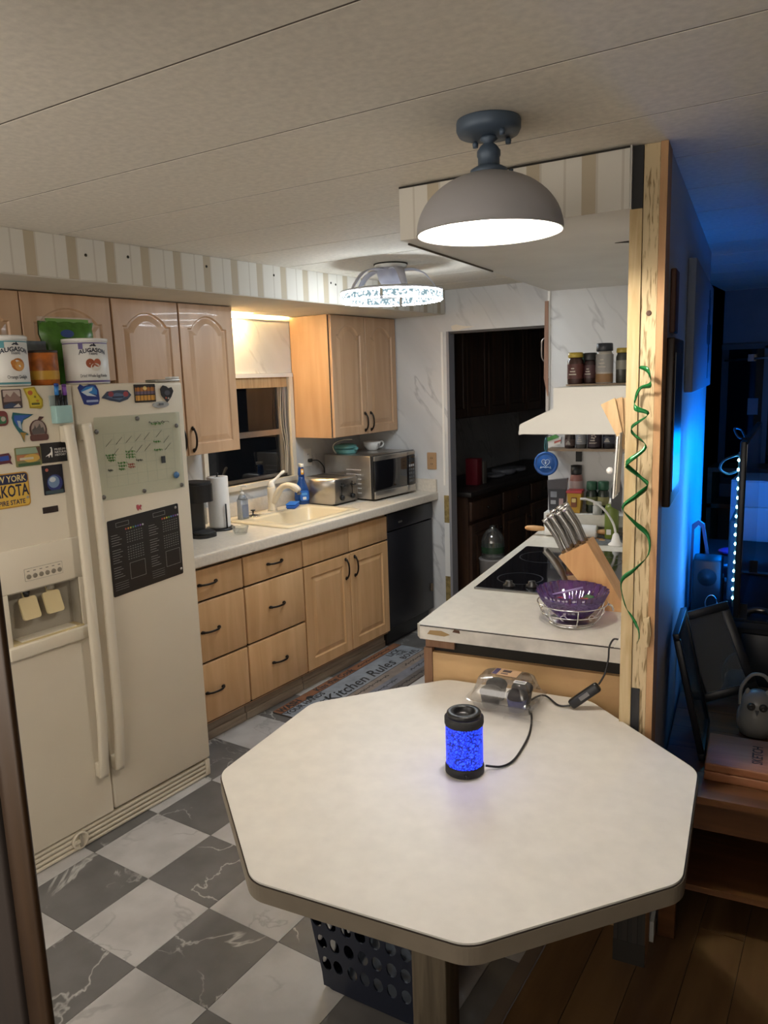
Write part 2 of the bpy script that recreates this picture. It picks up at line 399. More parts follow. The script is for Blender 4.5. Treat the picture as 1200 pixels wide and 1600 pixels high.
# left wall with the window opening (frame L: x = depth, y = along the wall)
w0, w1, wz0, wz1 = 2.985, 3.705, 1.135, 1.765
mb = MB()
mb.box(VW - .10, VW, -.6, w0, 0, ZC, 'marble_paper').box(VW - .10, VW, w1, 7.2, 0, ZC, 'marble_paper')
mb.box(VW - .10, VW, w0, w1, 0, wz0, 'marble_paper').box(VW - .10, VW, w0, w1, wz1, ZC, 'marble_paper')
wl = struct('wall_left', mb, 'L', label='kitchen wall in pale marble paper around the window')
part(wl, 'panel', MB().box(VW, VW + .006, 2.945, 3.742, 1.79, ZS - .03, 'marble_paper'), 'marble paper panel over the window')
part(wl, 'lath', MB().box(VW, VW + .012, 2.945, 3.742, ZS - .03, ZS - .001, 'cream').box(VW + .001, VW + .008, 2.95, 3.742, 1.783, 1.79, 'gap'))
# window
wi = struct('window_1', MB().box(VW - .085, VW + .018, w0 - .03, w0, wz0 - .02, wz1 + .02, 'cream').box(VW - .085, VW + .018, w1, w1 + .032, wz0 - .02, wz1 + .02, 'cream')
            .box(VW - .085, VW + .022, w0 - .03, w1 + .032, wz1, wz1 + .024, 'white'), 'L', label='dark single-hung window over the sink')
part(wi, 'head_board', MB().box(VW - .05, VW - .005, w0, w1, wz1 - .062, wz1, 'stick_wood'))
part(wi, 'sill', MB().box(VW - .09, VW + .028, w0 - .03, w1 + .03, wz0 - .03, wz0, 'cream'))
part(wi, 'sash', MB().box(VW - .06, VW - .035, w0, w0 + .025, wz0, wz1 - .06, 'steel_dark').box(VW - .06, VW - .035, w1 - .06, w1 - .028, wz0, wz1 - .06, 'steel')
     .box(VW - .06, VW - .03, w0, w1 - .028, 1.405, 1.44, 'steel').box(VW - .06, VW - .035, w0, w1 - .028, wz0, wz0 + .025, 'steel_dark').box(VW - .055, VW - .04, w1 - .028, w1, wz0, wz1 - .06, 'steel_dark'))
for a, b in ((wz0 + .025, 1.405), (1.44, wz1 - .062)):
    part(wi, 'pane', MB().box(VW - .052, VW - .046, w0 + .025, w1 - .06, a, b, 'night_glass'))
mb = MB()
for k, dx in enumerate((-.012, .004, .018)):
    mb.tube(smooth_path([(VW - .012, w1 - .03 + dx, wz1 - .03), (VW - .012, w1 - .05 + dx * 1.5, 1.5), (VW - .012, w1 - .03 + dx, 1.33), (VW - .008, w1 - .045 + dx * .6, wz0 + .02)]), .0022, 'cream', 5)
part(wi, 'cord', mb)
# soffit over the left cabinets
mb = MB().box(VW, -2.62, -.5, 2.945, ZS, ZC - .001, 'wallpaper_u').box(VW, -2.62, 3.742, 4.49, ZS, ZC - .001, 'wallpaper_u').box(VW + .11, -2.62, 2.945, 3.742, ZS, ZC - .001, 'wallpaper_u')
mb.box(VW, VW + .11, 2.945, 3.742, ZS + .05, ZC - .001, 'soffit_under')
so = struct('wall_soffit_left', mb, 'L', label='boxed soffit in striped wallpaper above the left cabinets')
for a, b in ((-.5, 1.9), (1.902, 3.33), (3.332, 4.47)):
    if a < 3.33 and b > 3.2:
        part(so, 'underside', MB().box(VW + .11, -2.622, a, b, ZS - .004, ZS - .0005, 'soffit_under'))
    else:
        part(so, 'underside', MB().box(VW + .03, -2.622, a, b, ZS - .004, ZS - .0005, 'soffit_under'))
mb = MB()
for u in (1.83, 2.02, 2.43, 2.86, 3.3, 3.34, 3.9): mb.ball((-2.619, u, ZC - .045 - .02 * ((u * 7) % 1)), .006, 'gap', .3, 1, 1, 8, 6)
part(so, 'nail_hole', mb)
# sink light recessed in the soffit
sl = thing('sink_light', 'warm strip light recessed in the soffit above the sink window', 'light', 'L', (VW + .06, 3.34, ZS))
part(sl, 'housing', MB().box(VW + .012, VW + .108, 2.96, 3.725, ZS + .044, ZS + .049, 'white'))
part(sl, 'tube', MB().tube([(VW + .06, 2.99, ZS + .025), (VW + .06, 3.69, ZS + .025)], .012, glow('sink_tube', (1, .74, .36), L_SINK), 10))

# far wall with the doorway
DX0, DX1, DZ = -2.375, -1.60, 2.025
mb = MB().box(-3.6, DX0, YF, YF + .06, 0, ZC, 'marble_paper').box(DX0, DX1, YF, YF + .06, DZ, ZC, 'marble_paper').box(DX1, -.95, YF, YF + .06, 0, ZC, 'marble_paper')
wf = struct('wall_far', mb, label='marble paper wall around the dark doorway')
part(wf, 'corner_bead', MB().box(DX0 - .052, DX0 - .036, YF - .004, YF, 1.0, DZ, 'white').box(DX0 - .05, DX0 - .010, YF - .005, YF, .36, .74, 'white').box(DX0 - .05, DX0 - .010, YF - .004, YF, .74, .93, hexmat('8d7a4a', .8, var=.4, vs=40)).box(DX0 - .05, DX0 - .010, YF - .004, YF, 0, .36, hexmat('8d7a4a', .8, var=.4, vs=40)))
part(wf, 'torn_paper', MB().at(FU(DX0 + .10, YF, DZ + .022)).prism([(-.07, -.012), (-.03, -.02), (.03, -.008), (.10, 0), (.02, .006), (-.04, .02), (-.075, .012)], .0005, .002, 'cream'))
JM = hexmat('8a898e', .45)
d1 = struct('door_1', MB().box(DX0 - .008, DX0 + .010, YF - .012, YF + .07, 0, DZ, JM).box(DX1 - .03, DX1, YF - .012, YF + .07, 0, DZ, JM).box(DX0 + .010, DX1 - .03, YF + .01, YF + .07, DZ - .015, DZ, hexmat('45403c', .6)), label='grey jamb of the dark doorway')
# laundry room behind
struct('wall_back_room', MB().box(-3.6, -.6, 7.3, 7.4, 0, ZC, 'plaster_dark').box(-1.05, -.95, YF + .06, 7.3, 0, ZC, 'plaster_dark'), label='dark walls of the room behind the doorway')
# return wall at the end of the cooktop counter (frame R)
RU = 3.93
mb = MB().box(-.945, -.30, RU, RU + .10, 0, ZC, 'marble_paper')
wr = struct('wall_return', mb, 'R', label='short marble paper wall at the end of the cooktop counter')
part(wr, 'end_trim', MB().at(FU(-.945, RU + .05, 0)).prism([(-.022, 1.71), (-.004, 1.62), (0, 1.62), (0, 2.09), (-.018, 2.09)], 0, .06, wood('trim_red', (.20, .10, .06), (.30, .16, .10), (40, 40, 4), .6)))
part(wr, 'corner_strip', MB().box(-.958, -.942, RU - .006, RU + .10, 1.44, 1.71, 'steel_dark').box(-.95, -.938, RU - .005, RU, 1.64, ZS, 'white'))
part(wr, 'pull', MB().tube(smooth_path([(-.965, RU + .03, 1.915), (-.985, RU + .03, 1.90), (-.988, RU + .03, 1.86), (-.985, RU + .03, 1.81), (-.962, RU + .03, 1.785)]), .004, 'steel_dark', 6))
part(wr, 'panel_edge', MB().box(-.372, -.366, RU - .004, RU, 1.67, ZS, 'gap').box(-.362, -.300, RU - .008, RU, 1.67, ZS, 'soffit_white'))
# right soffit
def RW(n, u): return (n * math.cos(AR) + u * math.sin(AR), -n * math.sin(AR) + u * math.cos(AR))
def RF(x, y): return (x * math.cos(AR) - y * math.sin(AR), x * math.sin(AR) + y * math.cos(AR))
pA = RF(-1.205, 2.052); pB = RF(-.536, 2.060)
mb = MB().prism([pA, pB, (-.302, RU), (-.945, RU)], ZS, ZC - .001, 'soffit_white')
sr = struct('wall_soffit_right', mb, 'R', label='boxed soffit hanging over the cooktop counter')
an = math.atan2(pB[1] - pA[1], pB[0] - pA[0]); ln = math.hypot(pB[0] - pA[0], pB[1] - pA[1])
M = Matrix.Translation((pA[0], pA[1], 0)) @ Matrix.Rotation(an, 4, 'Z')
o = part(sr, 'wallpaper', MB().at(I4).box(0, ln - .004, -.004, -.0005, ZS, ZC - .002, 'wallpaper_n')); OFF[o] = (0, 0, 0); o.matrix_local = M
part(sr, 'edge_strip', MB().at(M).box(0, ln - .004, -.006, -.004, ZC - .008, ZC - .003, 'gap'))
part(sr, 'edge_strip', MB().prism([(pA[0], pA[1] + .05), (pA[0] + .004, pA[1] + .05), (-.941, 3.0), (-.945, 3.0)], ZS - .006, ZS - .0005, 'seam'))
part(sr, 'crack', MB().prism([(-.42, 2.62), (-.34, 2.60), (-.305, 2.62), (-.305, 2.66), (-.36, 2.65)], ZS - .002, ZS - .0005, 'gap').prism([(-.345, 2.74), (-.325, 2.74), (-.33, 2.80)], ZS - .002, ZS - .0005, 'gap'))
# partition between kitchen and living room, its open end showing the studs
PU = 2.122
wp = struct('wall_partition', MB().box(-.302, -.217, PU + .095, 4.22, 0, ZC - .001, 'plaster_blue'), 'R', label='thin partition wall between the kitchen and the living room')
part(wp, 'kitchen_face', MB().box(-.306, -.302, PU + .10, RU - .002, .94, ZS - .002, 'soffit_white'))
po = struct('trim_2', MB().box(-.272, -.234, PU, PU + .09, 0, ZC - .001, 'stud_rough'), 'R', label='bare wooden studs at the open end of the partition')
part(po, 'stud', MB().box(-.304, -.2735, PU - .004, PU + .09, 0, ZS, 'stud_pale'))
part(po, 'stud', MB().box(-.2325, -.215, PU - .008, PU + .09, 0, ZC - .001, 'stud_red'))
plain('post_knot', (.10, .05, .03), .7)
part(po, 'knot', MB().at(FU(-.252, PU, 1.88)).lathe([(.007, 0), (.006, .002), (.002, .001), (0, .0)], 'post_knot', 12))
part(po, 'dark_strip', MB().box(-.303, -.2735, PU - .003, PU + .05, ZS + .001, ZC - .002, 'black_matte'))
part(po, 'lower_panel', MB().box(-.305, -.216, PU - .016, PU - .009, .07, .66, stripes('shaded_paper', 'X', [(0, (.06, .052, .045)), (.5, (.03, .025, .022)), (.6, (.05, .045, .04))], .028)))  # striped paper darkened in colour for the shade below the table
part(po, 'lower_base', MB().box(-.306, -.215, PU - .018, PU - .009, 0, .07, hexmat('38342f', .5)))  # white base coloured dark, table shade painted in
part(po, 'bracket', MB().box(-.272, -.250, PU - .005, PU, .665, .86, 'black_matte'))
part(po, 'splinter', MB().at(FU(-.226, PU - .008, 1.03)).prism([(-.02, -.045), (-.002, -.04), (.004, 0), (-.002, .045), (-.018, .04), (-.010, 0)], 0, .008, 'stud_rough'))
struct('baseboard_partition', MB().box(-.215, -.203, PU + .1, 4.2, 0, .07, 'white'), 'R', label='white baseboard along the partition')
# living room shell
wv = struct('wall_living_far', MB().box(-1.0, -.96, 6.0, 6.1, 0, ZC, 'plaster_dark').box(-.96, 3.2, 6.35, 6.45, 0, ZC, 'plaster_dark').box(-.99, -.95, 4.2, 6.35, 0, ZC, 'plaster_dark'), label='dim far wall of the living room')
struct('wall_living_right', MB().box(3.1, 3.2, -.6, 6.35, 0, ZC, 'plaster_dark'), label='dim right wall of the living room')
# brown door casing close to the camera on the left
dj = struct('door_2', MB().box(-1.05, -.862, .41, .49, 0, ZC - .002, 'dark_wood'), label='dark brown doorway casing close by on the left')
part(dj, 'casing', MB().box(-.729, -.6905, .397, .4055, 0, ZC - .003, 'casing', .003))
part(dj, 'casing', MB().box(-.86, -.7295, .392, .409, 0, ZC - .003, 'casing_dark', .004))
struct('wall_back_blocker', MB().box(.35, 3.2, -.7, -.6, 0, ZC, 'plaster_dark'), label='added wall behind the viewer that keeps fill light off the living room')  # unseen wall added to keep fill light out of the living room
struct('wall_low_blocker', MB().box(-3.3, .35, -.7, -.6, 0, .95, 'plaster_dark').box(-3.3, .35, -.72, -.58, .95, .98, 'dark_wood'), label='added half-height wall behind the viewer that blocks low light')  # unseen low wall added to darken the floor under the table
# ================================================================ CABINET PIECES
def door_panel(mb, w, h, mat, arch=0.0, st=.055, rail=.06, th=.019):
    """raised-panel door lying in x 0..w, y 0..h, front at z=th; arch > 0 gives an arched top rail"""
    M = 14
    def outline(x0, x1, y0, y1, rise):
        pts = [(x0, y0), ((x0 + x1) / 2, y0), (x1, y0), (x1, (y0 + y1) / 2), (x1, y1)]
        sh = .022 if rise > 0 else 0.0
        for i in range(M + 1):
            t = i / M; x = (x1 - sh) + (x0 + sh - (x1 - sh)) * t
            pts.append((x, y1 + rise * (math.sin(PI * t) ** .75 if rise else 0)))
        pts += [(x0, y1), (x0, (y0 + y1) / 2)]
        return pts
    top = h - rail - arch
    L1 = outline(st, w - st, rail, top, arch); n = len(L1)
    L0 = []
    for i, (x, y) in enumerate(L1):
        if i == 0: L0.append((0, 0))
        elif i == 1: L0.append((w / 2, 0))
        elif i == 2: L0.append((w, 0))
        elif i == 3: L0.append((w, h / 2))
        elif i == 4: L0.append((w, h))
        elif i == n - 2: L0.append((0, h))
        elif i == n - 1: L0.append((0, h / 2))
        else: L0.append((w - (w - x) if 0 else x, h))
    L2 = outline(st + .006, w - st - .006, rail + .006, top - .006, arch)
    L3 = outline(st + .012, w - st - .012, rail + .012, top - .012, arch)
    L4 = outline(st + .036, w - st - .036, rail + .036, top - .034, arch * .92)
    rings = [([(min(max(x, .0), w), y) for x, y in L0], 0), (L0, th - .002), ([(min(max(x, .002), w - .002), min(max(y, .002), h - .002)) for x, y in L0], th), (L1, th), (L2, th - .007), (L3, th - .007), (L4, th - .001)]
    vs = [(x, y, z) for L, z in rings for x, y in L]; fs = []
    for k in range(len(rings) - 1):
        for i in range(n): j = (i + 1) % n; fs.append((k * n + i, k * n + j, (k + 1) * n + j, (k + 1) * n + i))
    fs.append([(len(rings) - 1) * n + i for i in range(n)]); fs.append(list(range(n))[::-1])
    return mb.add(vs, fs, mat)
def pull(M, L=.105):
    """bronze bar pull with swollen feet, along local x"""
    mb = MB().at(M); h = L / 2
    mb.tube(smooth_path([(-h, 0, .004), (-h * .86, .0, .016), (-h * .5, 0, .026), (0, 0, .029), (h * .5, 0, .026), (h * .86, 0, .016), (h, 0, .004)], 4), [.0075] * 4 + [.0052] * 17 + [.0075] * 4, 'bronze', 8)
    for s in (-1, 1): mb.ball((s * h, 0, .004), .0095, 'bronze', 1.25, .9, .6, 10, 6)
    return mb
VF = -2.735          # base cabinet face plane
def up(M): return M @ Matrix.Rotation(PI / 2, 4, 'Z')
# ---------------------------------------------------------------- base cabinets
def base_unit(label, u0, u1, z1=.890):
    T = thing('base_cabinet', label, 'cabinet', 'L', (VF - .30, (u0 + u1) / 2, 0), group='maple base cabinets along the sink wall')
    mb = MB().box(VW + .01, VF - .02, u0 + .0015, u1 - .0015, .10, z1, 'maple')
    mb.box(VW + .02, -2.80, u0 + .002, u1 - .002, 0, .10, 'toe_board')
    part(T, 'body', mb)
    part(T, 'toe_kick', MB().box(-2.80, -2.788, u0 + .001, u1 - .001, 0, .098, 'toe_board').box(-2.788, -2.778, u0 + .001, u1 - .001, 0, .045, 'toe_board', .004))
    part(T, 'gap_sheet', MB().box(VF - .02, VF - .0185, u0 + .0015, u1 - .0015, .105, z1 - .012, 'gap'))  # near-black sheet, painted shade between the drawer and door fronts
    return T
rows = ((.118, .411), (.421, .717), (.727, .876))
for u0, u1, lab in ((2.162, 2.638, 'maple drawer cabinet with three drawers right beside the fridge'), (2.642, 3.092, 'maple drawer cabinet with three drawers next to the sink cabinet')):
    T = base_unit(lab, u0, u1)
    for a, b in rows:
        D = part(T, 'drawer', MB().box(VF - .019, VF, u0 + .004, u1 - .003, a, b, 'maple', .004))
        part(D, 'handle', pull(FL(VF, (u0 + u1) / 2, (a + b) / 2 + .004)), 'dark bronze bar pull')
T = base_unit('maple sink cabinet with two raised-panel doors below two false fronts', 3.096, 3.912, .765)
part(T, 'rail', MB().box(VF - .035, VF - .0195, 3.098, 3.910, .765, .890, 'maple'))
for a, b in ((3.099, 3.506), (3.512, 3.909)):
    part(T, 'false_front', MB().box(VF - .019, VF, a, b, .727, .876, 'maple', .004))
for k, (a, b) in enumerate(((3.099, 3.507), (3.515, 3.909))):
    D = part(T, 'door', door_panel(MB().at(FL(VF - .019, a, .118)), b - a, .599, 'maple', 0, .058, .062))
    part(D, 'handle', pull(up(FL(VF, 3.468 if k == 0 else 3.556, .632)), .115), 'dark bronze bar pull')
# ---------------------------------------------------------------- dishwasher
T = thing('dishwasher', 'black built-in dishwasher at the end of the left counter', 'dishwasher', 'L', (VF - .3, 4.2, 0))
part(T, 'body', MB().box(VW + .05, VF - .035, 3.918, 4.440, .02, .885, 'black'))
part(T, 'door', MB().box(VF - .035, VF - .004, 3.918, 4.466, .125, .765, 'dishwasher', .006))
P = part(T, 'control_panel', MB().box(VF - .035, VF, 3.918, 4.466, .772, .886, 'dishwasher', .006))
part(P, 'badge', MB().at(FL(VF, 4.06, .815)).prism(rrect(-.022, .022, -.006, .006, .005), 0, .002, 'steel'))
part(T, 'kick_plate', MB().box(-2.80, -2.79, 3.92, 4.464, .0, .118, 'navy'))
part(T, 'latch', MB().at(FL(VF - .004, 4.44, .28)).prism(rrect(-.014, .014, -.028, .028, .01), 0, .004, hexmat('6b5a48', .6)))
# ---------------------------------------------------------------- counter with sink cut-out
def far_u(v): return (YF - .003 + v * math.sin(AL)) / math.cos(AL)
T = thing('countertop', 'beige laminate countertop with rounded edge under the window', 'countertop', 'L', (-3.0, 3.3, .915))
sv0, sv1, su0, su1 = -3.13, -2.775, 3.075, 3.61        # sink hole
ZT = .955; CF = -2.70
mb = MB()
mb.box(VW + .002, CF - .02, 2.162, su0, .915, ZT, 'laminate')
mb.prism([(VW + .002, su1), (VW + .002, far_u(VW)), (CF - .02, far_u(CF)), (CF - .02, su1)], .915, ZT, 'laminate')
mb.box(VW + .002, sv0, su0, su1, .915, ZT, 'laminate').box(sv1, CF - .02, su0, su1, .915, ZT, 'laminate')
part(T, 'slab', mb)
prof = [(CF - .02, .895)] + [(CF - .02 + .02 * min(1, 1.6 * math.sin(a)), .895 + .030 - .030 * math.cos(a)) for a in [PI * i / 10 for i in range(11)]] + [(CF - .02, ZT)]
vs = []; 
for u in (2.162, far_u(CF)): vs += [(v, u, z) for v, z in prof]
n = len(prof)
mb = MB(); mb.add(vs, [(i, i + 1, n + i + 1, n + i) for i in range(n - 1)] + [list(range(n)), list(range(n, 2 * n))[::-1]], 'laminate')
part(T, 'front_edge', mb)
part(T, 'underside', MB().box(-2.755, CF - .022, 2.162, 4.46, .892, .9145, 'gap'))  # near-black strip, shade painted in under the front edge
part(T, 'backsplash', MB().box(VW + .002, VW + .022, 2.16, far_u(VW) - .02, ZT, ZT + .085, 'laminate', .005))
part(T, 'backsplash', MB().prism([(VW + .022, far_u(VW) - .018), (VW + .022, far_u(VW)), (CF - .005, far_u(CF)), (CF - .005, far_u(CF) - .018)], ZT, ZT + .085, 'laminate'))
# ---------------------------------------------------------------- sink
T = thing('sink', 'cream drop-in kitchen sink under the window', 'sink', 'L', (-2.95, 3.33, ZT))
ov0, ov1, ou0, ou1 = -3.20, -2.735, 3.0, 3.655
def ring(r0, r1, n=5): pass
o0 = rrect(ov0, ov1, ou0, ou1, .03); o1 = rrect(ov0 + .006, ov1 - .006, ou0 + .006, ou1 - .006, .028)
i0 = rrect(sv0 + .02, sv1 - .012, su0 + .012, su1 - .012, .04); i1 = rrect(sv0 + .026, sv1 - .018, su0 + .018, su1 - .018, .036); i2 = rrect(sv0 + .05, sv1 - .04, su0 + .04, su1 - .04, .03)
L = [(o0, ZT + .0005), (o0, ZT + .006), (o1, ZT + .011), (i0, ZT + .010), (i1, ZT + .002), (i2, ZT - .17)]
n = len(o0); vs = [(x, y, z) for q, z in L for x, y in q]; fs = [(k * n + i, k * n + (i + 1) % n, (k + 1) * n + (i + 1) % n, (k + 1) * n + i) for k in range(5) for i in range(n)] + [[5 * n + i for i in range(n)]]
part(T, 'basin', MB().add(vs, fs, 'sink', True))
part(T, 'drain', MB().lathe([(.042, 0), (.040, .003), (.030, .002), (.012, -.001), (0, -.001)], 'steel', 20, (-2.95, 3.32, ZT - .168)))
# ---------------------------------------------------------------- faucet
T = thing('faucet', 'cream single-lever faucet standing behind the sink', 'faucet', 'L', (-3.165, 3.33, ZT + .011), local=True)
part(T, 'base_plate', MB().prism(rrect(-.03, .03, -.11, .11, .028), 0, .008, 'cream'))
part(T, 'body', MB().lathe([(.030, .008), (.027, .02), (.024, .06), (.025, .115), (.026, .15), (.020, .156), (0, .157)], 'cream', 20))
part(T, 'spout', MB().tube(smooth_path([(.01, 0, .06), (.035, .005, .10), (.065, .012, .145), (.11, .022, .165), (.155, .032, .155), (.185, .038, .132)], 5), [.020] * 10 + [.018] * 8 + [.019, .021, .022, .022, .021, .020, .018, .016], 'cream', 12))
part(T, 'aerator', MB().lathe([(.013, 0), (.013, .012)], 'steel_dark', 12, (.185, .038, .112)))
part(T, 'lever', MB().tube(smooth_path([(0, 0, .155), (.004, .004, .178), (.015, .03, .20), (.03, .065, .23), (.035, .085, .238)], 4), [.024, .023, .022, .02, .017, .013, .010, .009, .008, .008, .008, .008, .009, .010, .010, .009, .006], 'white_gloss', 10))
solo('sink_stopper', 'black and chrome sink stopper lying beside the faucet', 'stopper', MB().lathe([(.035, 0), (.036, .005), (.012, .008), (.005, .012), (.005, .03), (.014, .033), (.014, .037), (0, .038)], 'black', 20).lathe([(.040, .0), (.042, .003), (.036, .0055)], 'chrome', 20), 'L', (-3.17, 3.170, ZT + .0115))
solo('scrub_sponge', 'bright blue scrub sponge lying beside the faucet', 'sponge', MB().box(-.03, .03, -.06, .06, 0, .022, hexmat('1558c0', .7), .008).box(-.031, .031, -.061, .061, .022, .032, hexmat('2c74d8', .9), .004), 'L', (-3.155, 3.50, ZT + .0112), .5)
# ---------------------------------------------------------------- counter things
T = thing('coffee_maker', 'tall black single-cup coffee maker beside the fridge', 'coffee maker', 'L', (-3.05, 2.655, ZT), local=True)
part(T, 'base', MB().prism(rrect(-.085, .085, -.065, .065, .05, 8), 0, .018, 'black').lathe([(.058, .018), (.060, .026), (.050, .030), (0, .030)], 'black_matte', 24, (.03, 0, 0)))
part(T, 'column', MB().prism(rrect(-.085, -.005, -.062, .062, .03, 6), .018, .20, 'black'))
part(T, 'head', MB().prism(rrect(-.085, .075, -.064, .064, .045, 8), .185, .275, 'black').prism(rrect(-.080, .070, -.059, .059, .043, 8), .275, .288, 'black_matte'))
part(T, 'water_tank', MB().prism(rrect(-.080, -.02, .063, .078, .006), .05, .20, 'glass'))
part(T, 'lid_handle', MB().tube(smooth_path([(-.06, -.05, .288), (-.06, -.06, .31), (-.06, -.085, .318), (-.06, -.10, .30)]), .004, 'black', 6))
T = thing('paper_towel', 'white paper towel roll on a black upright holder', 'paper towels', 'L', (-3.10, 2.845, ZT), local=True)
part(T, 'holder_base', MB().lathe([(.078, 0), (.080, .006), (.074, .012), (0, .013)], 'black', 28))
part(T, 'roll', MB().lathe([(.020, .014), (.056, .014), (.057, .018), (.057, .284), (.056, .288), (.020, .288), (.020, .014)], 'paper', 28, caps=False))
part(T, 'core', MB().lathe([(.0195, .016), (.0195, .286)], hexmat('8a6a4a', .9), 16, caps=False))
part(T, 'rod', MB().tube([(0, 0, .012), (0, 0, .30)], .005, 'black', 8).ball((0, 0, .302), .009, 'black'))
part(T, 'tension_arm', MB().tube([(.066, -.012, .012), (.066, -.012, .145)], .0045, 'black', 8))
T = thing('soap_bottle', 'clear pump bottle of hand soap between towel roll and faucet', 'soap bottle', 'L', (-3.165, 3.085, ZT + .0), local=True)
part(T, 'bottle', MB().prism(rrect(-.020, .020, -.032, .032, .012), .001, .125, 'soap', True).lathe([(.028, .125), (.020, .145), (.012, .152)], 'soap', 16))
part(T, 'label', MB().at(FL(.0205, 0, .06)).prism(rrect(-.024, .024, -.04, .035, .006), 0, .0006, hexmat('6d7a92', .5)))
part(T, 'pump', MB().lathe([(.013, .152), (.013, .165), (.005, .168), (.005, .20), (.016, .203), (.016, .208), (0, .209)], 'white_gloss', 16).box(0, .042, -.005, .005, .199, .207, 'white_gloss', .002))
solo('glass_dish', 'small clear glass dish in front of the soap bottle', 'dish', MB().lathe([(.030, 0), (.034, .004), (.043, .036), (.044, .040), (.041, .039), (.032, .008), (0, .006)], 'glass', 28, caps=True), 'L', (-2.90, 2.80, ZT))
T = thing('dish_spray', 'blue dish soap spray bottle standing behind the sink', 'spray bottle', 'L', (-3.20, 3.645, ZT), rz=-.5, local=True)
part(T, 'bottle', MB().lathe([(.040, 0), (.046, .006), (.052, .05), (.050, .085), (.036, .13), (.022, .165), (.020, .19), (.0, .19)], hexmat('0d3f86', .2), 24, fn=lambda a, z: 1 - .25 * abs(math.cos(a))))
lb = part(T, 'label', MB().at(FL(.041, 0, .07)).prism(rrect(-.028, .028, -.035, .03, .014), 0, .0012, hexmat('1c66c4', .4)).prism(rrect(-.012, .012, -.028, -.010, .004), .0012, .0018, 'white').prism(rrect(-.018, .018, .000, .016, .006), .0012, .0018, hexmat('5aa0e0', .4)))
part(T, 'trigger_head', MB().lathe([(.019, .19), (.021, .20), (.018, .235), (.014, .25)], hexmat('15489a', .3), 16).box(-.022, .028, -.012, .012, .245, .268, 'white_gloss', .006))
part(T, 'tag', MB().at(FL(.0205, 0, .218)).prism(rrect(-.010, .010, -.018, .018, .003), 0, .001, hexmat('e0a02c', .4)).prism(rrect(-.006, .006, -.006, .010, .002), .001, .0015, hexmat('f0e6d0', .4)))
# toaster
T = thing('toaster', 'brushed steel four-slice toaster between sink and microwave', 'toaster', 'L', (-3.11, 3.815, ZT), local=True)
pr = rrect(-.155, .135, .008, .172, .03, 6)
part(T, 'body', MB().at(Matrix(((1, 0, 0, 0), (0, 0, -1, .122), (0, 1, 0, 0), (0, 0, 0, 1)))).prism(pr, .002, .242, 'steel', True))
part(T, 'end_cap', MB().box(.128, .140, -.116, .116, .012, .165, 'steel_dark', .008))
part(T, 'foot', MB().box(-.13, .12, -.11, .11, 0, .010, 'black'))
for y in (-.07, -.03, .03, .07): part(T, 'slot', MB().box(-.12, .10, y - .012, y + .012, .1705, .1725, 'black'))
for y in (-.055, .055):
    part(T, 'lever', MB().box(.139, .165, y - .013, y + .013, .115, .128, 'black', .004).box(.139, .142, y - .003, y + .003, .05, .14, 'gap'))
    part(T, 'knob', MB().at(FL(.140, y, .045)).lathe([(.017, 0), (.016, .014), (.012, .017), (0, .017)], 'black', 18))
# microwave
T = thing('microwave', 'stainless steel microwave with black glass door at the counter end', 'microwave', 'L', (-3.05, 4.185, ZT), rz=-.05, local=True)
part(T, 'case', MB().box(-.21, .185, -.228, .228, .012, .292, 'steel', .004))
part(T, 'front_frame', MB().box(.185, .205, -.230, .230, .010, .294, 'black', .004))
part(T, 'door', MB().box(.205, .216, -.224, .130, .205 + .055, .290, 'steel', .003).box(.205, .216, -.224, .130, .014, .062, 'steel', .003).box(.205, .214, -.224, .130, .062, .262, 'black_gloss', .003))
cp = part(T, 'control_panel', MB().box(.205, .215, .133, .226, .062, .262, 'black_gloss', .003).box(.205, .216, .133, .226, .014, .060, 'steel', .003).box(.205, .216, .133, .226, .264, .290, 'steel', .003))
part(cp, 'display', MB().at(FL(.2155, .180, .228)).prism(rrect(-.03, .03, -.014, .014, .003), 0, .0006, hexmat('26323a', .2)))
mb = MB()
for r in range(5):
    for c in range(3): mb.at(FL(.2155, .159 + c * .021, .192 - r * .026)).prism(rrect(-.008, .008, -.008, .008, .002), 0, .0005, hexmat('56595c' if r else 'a8aaac', .4))
part(cp, 'button', mb)
mb = MB()
for k in range(6):
    n_ = 9 - (k > 1) * 3
    for q in range(n_): mb.at(FU(.10 - q * .014, -.2285, .20 - k * .030)).prism(rrect(-.005, .005, -.003, .003, .002), 0, .0008, 'paper')
part(T, 'vent', mb)
part(T, 'foot', MB().box(-.18, .17, -.20, .20, 0, .012, 'black_matte'))
# on the microwave
T = thing('waffle_maker', 'small teal waffle maker lying on the microwave', 'waffle maker', 'L', (-3.16, 4.07, ZT + .2925), local=True)
teal = hexmat('5f9a98', .4)
part(T, 'base', MB().lathe([(.066, 0), (.072, .008), (.073, .026), (.070, .030), (0, .030)], teal, 26))
part(T, 'lid', MB().lathe([(.070, .034), (.073, .040), (.070, .056), (.045, .064), (0, .066)], teal, 26))
part(T, 'hinge', MB().box(-.09, -.066, -.02, .02, .01, .05, teal, .004).box(.06, .095, -.012, .012, .026, .044, teal, .004))
part(T, 'power_cord', MB().tube(smooth_path([(-.02, -.085, .005), (-.03, -.10, .04), (-.02, -.095, .075), (.02, -.05, .095), (.05, .0, .092)]), .0045, hexmat('b8b4a6', .5), 6))
T = thing('mug', 'wide white mug with a handle standing on the microwave', 'mug', 'L', (-3.12, 4.31, ZT + .2925), local=True)
part(T, 'cup', MB().lathe([(.032, 0), (.040, .004), (.056, .03), (.062, .060), (.060, .0605), (.053, .03), (.036, .008), (0, .007)], 'white_gloss', 28))
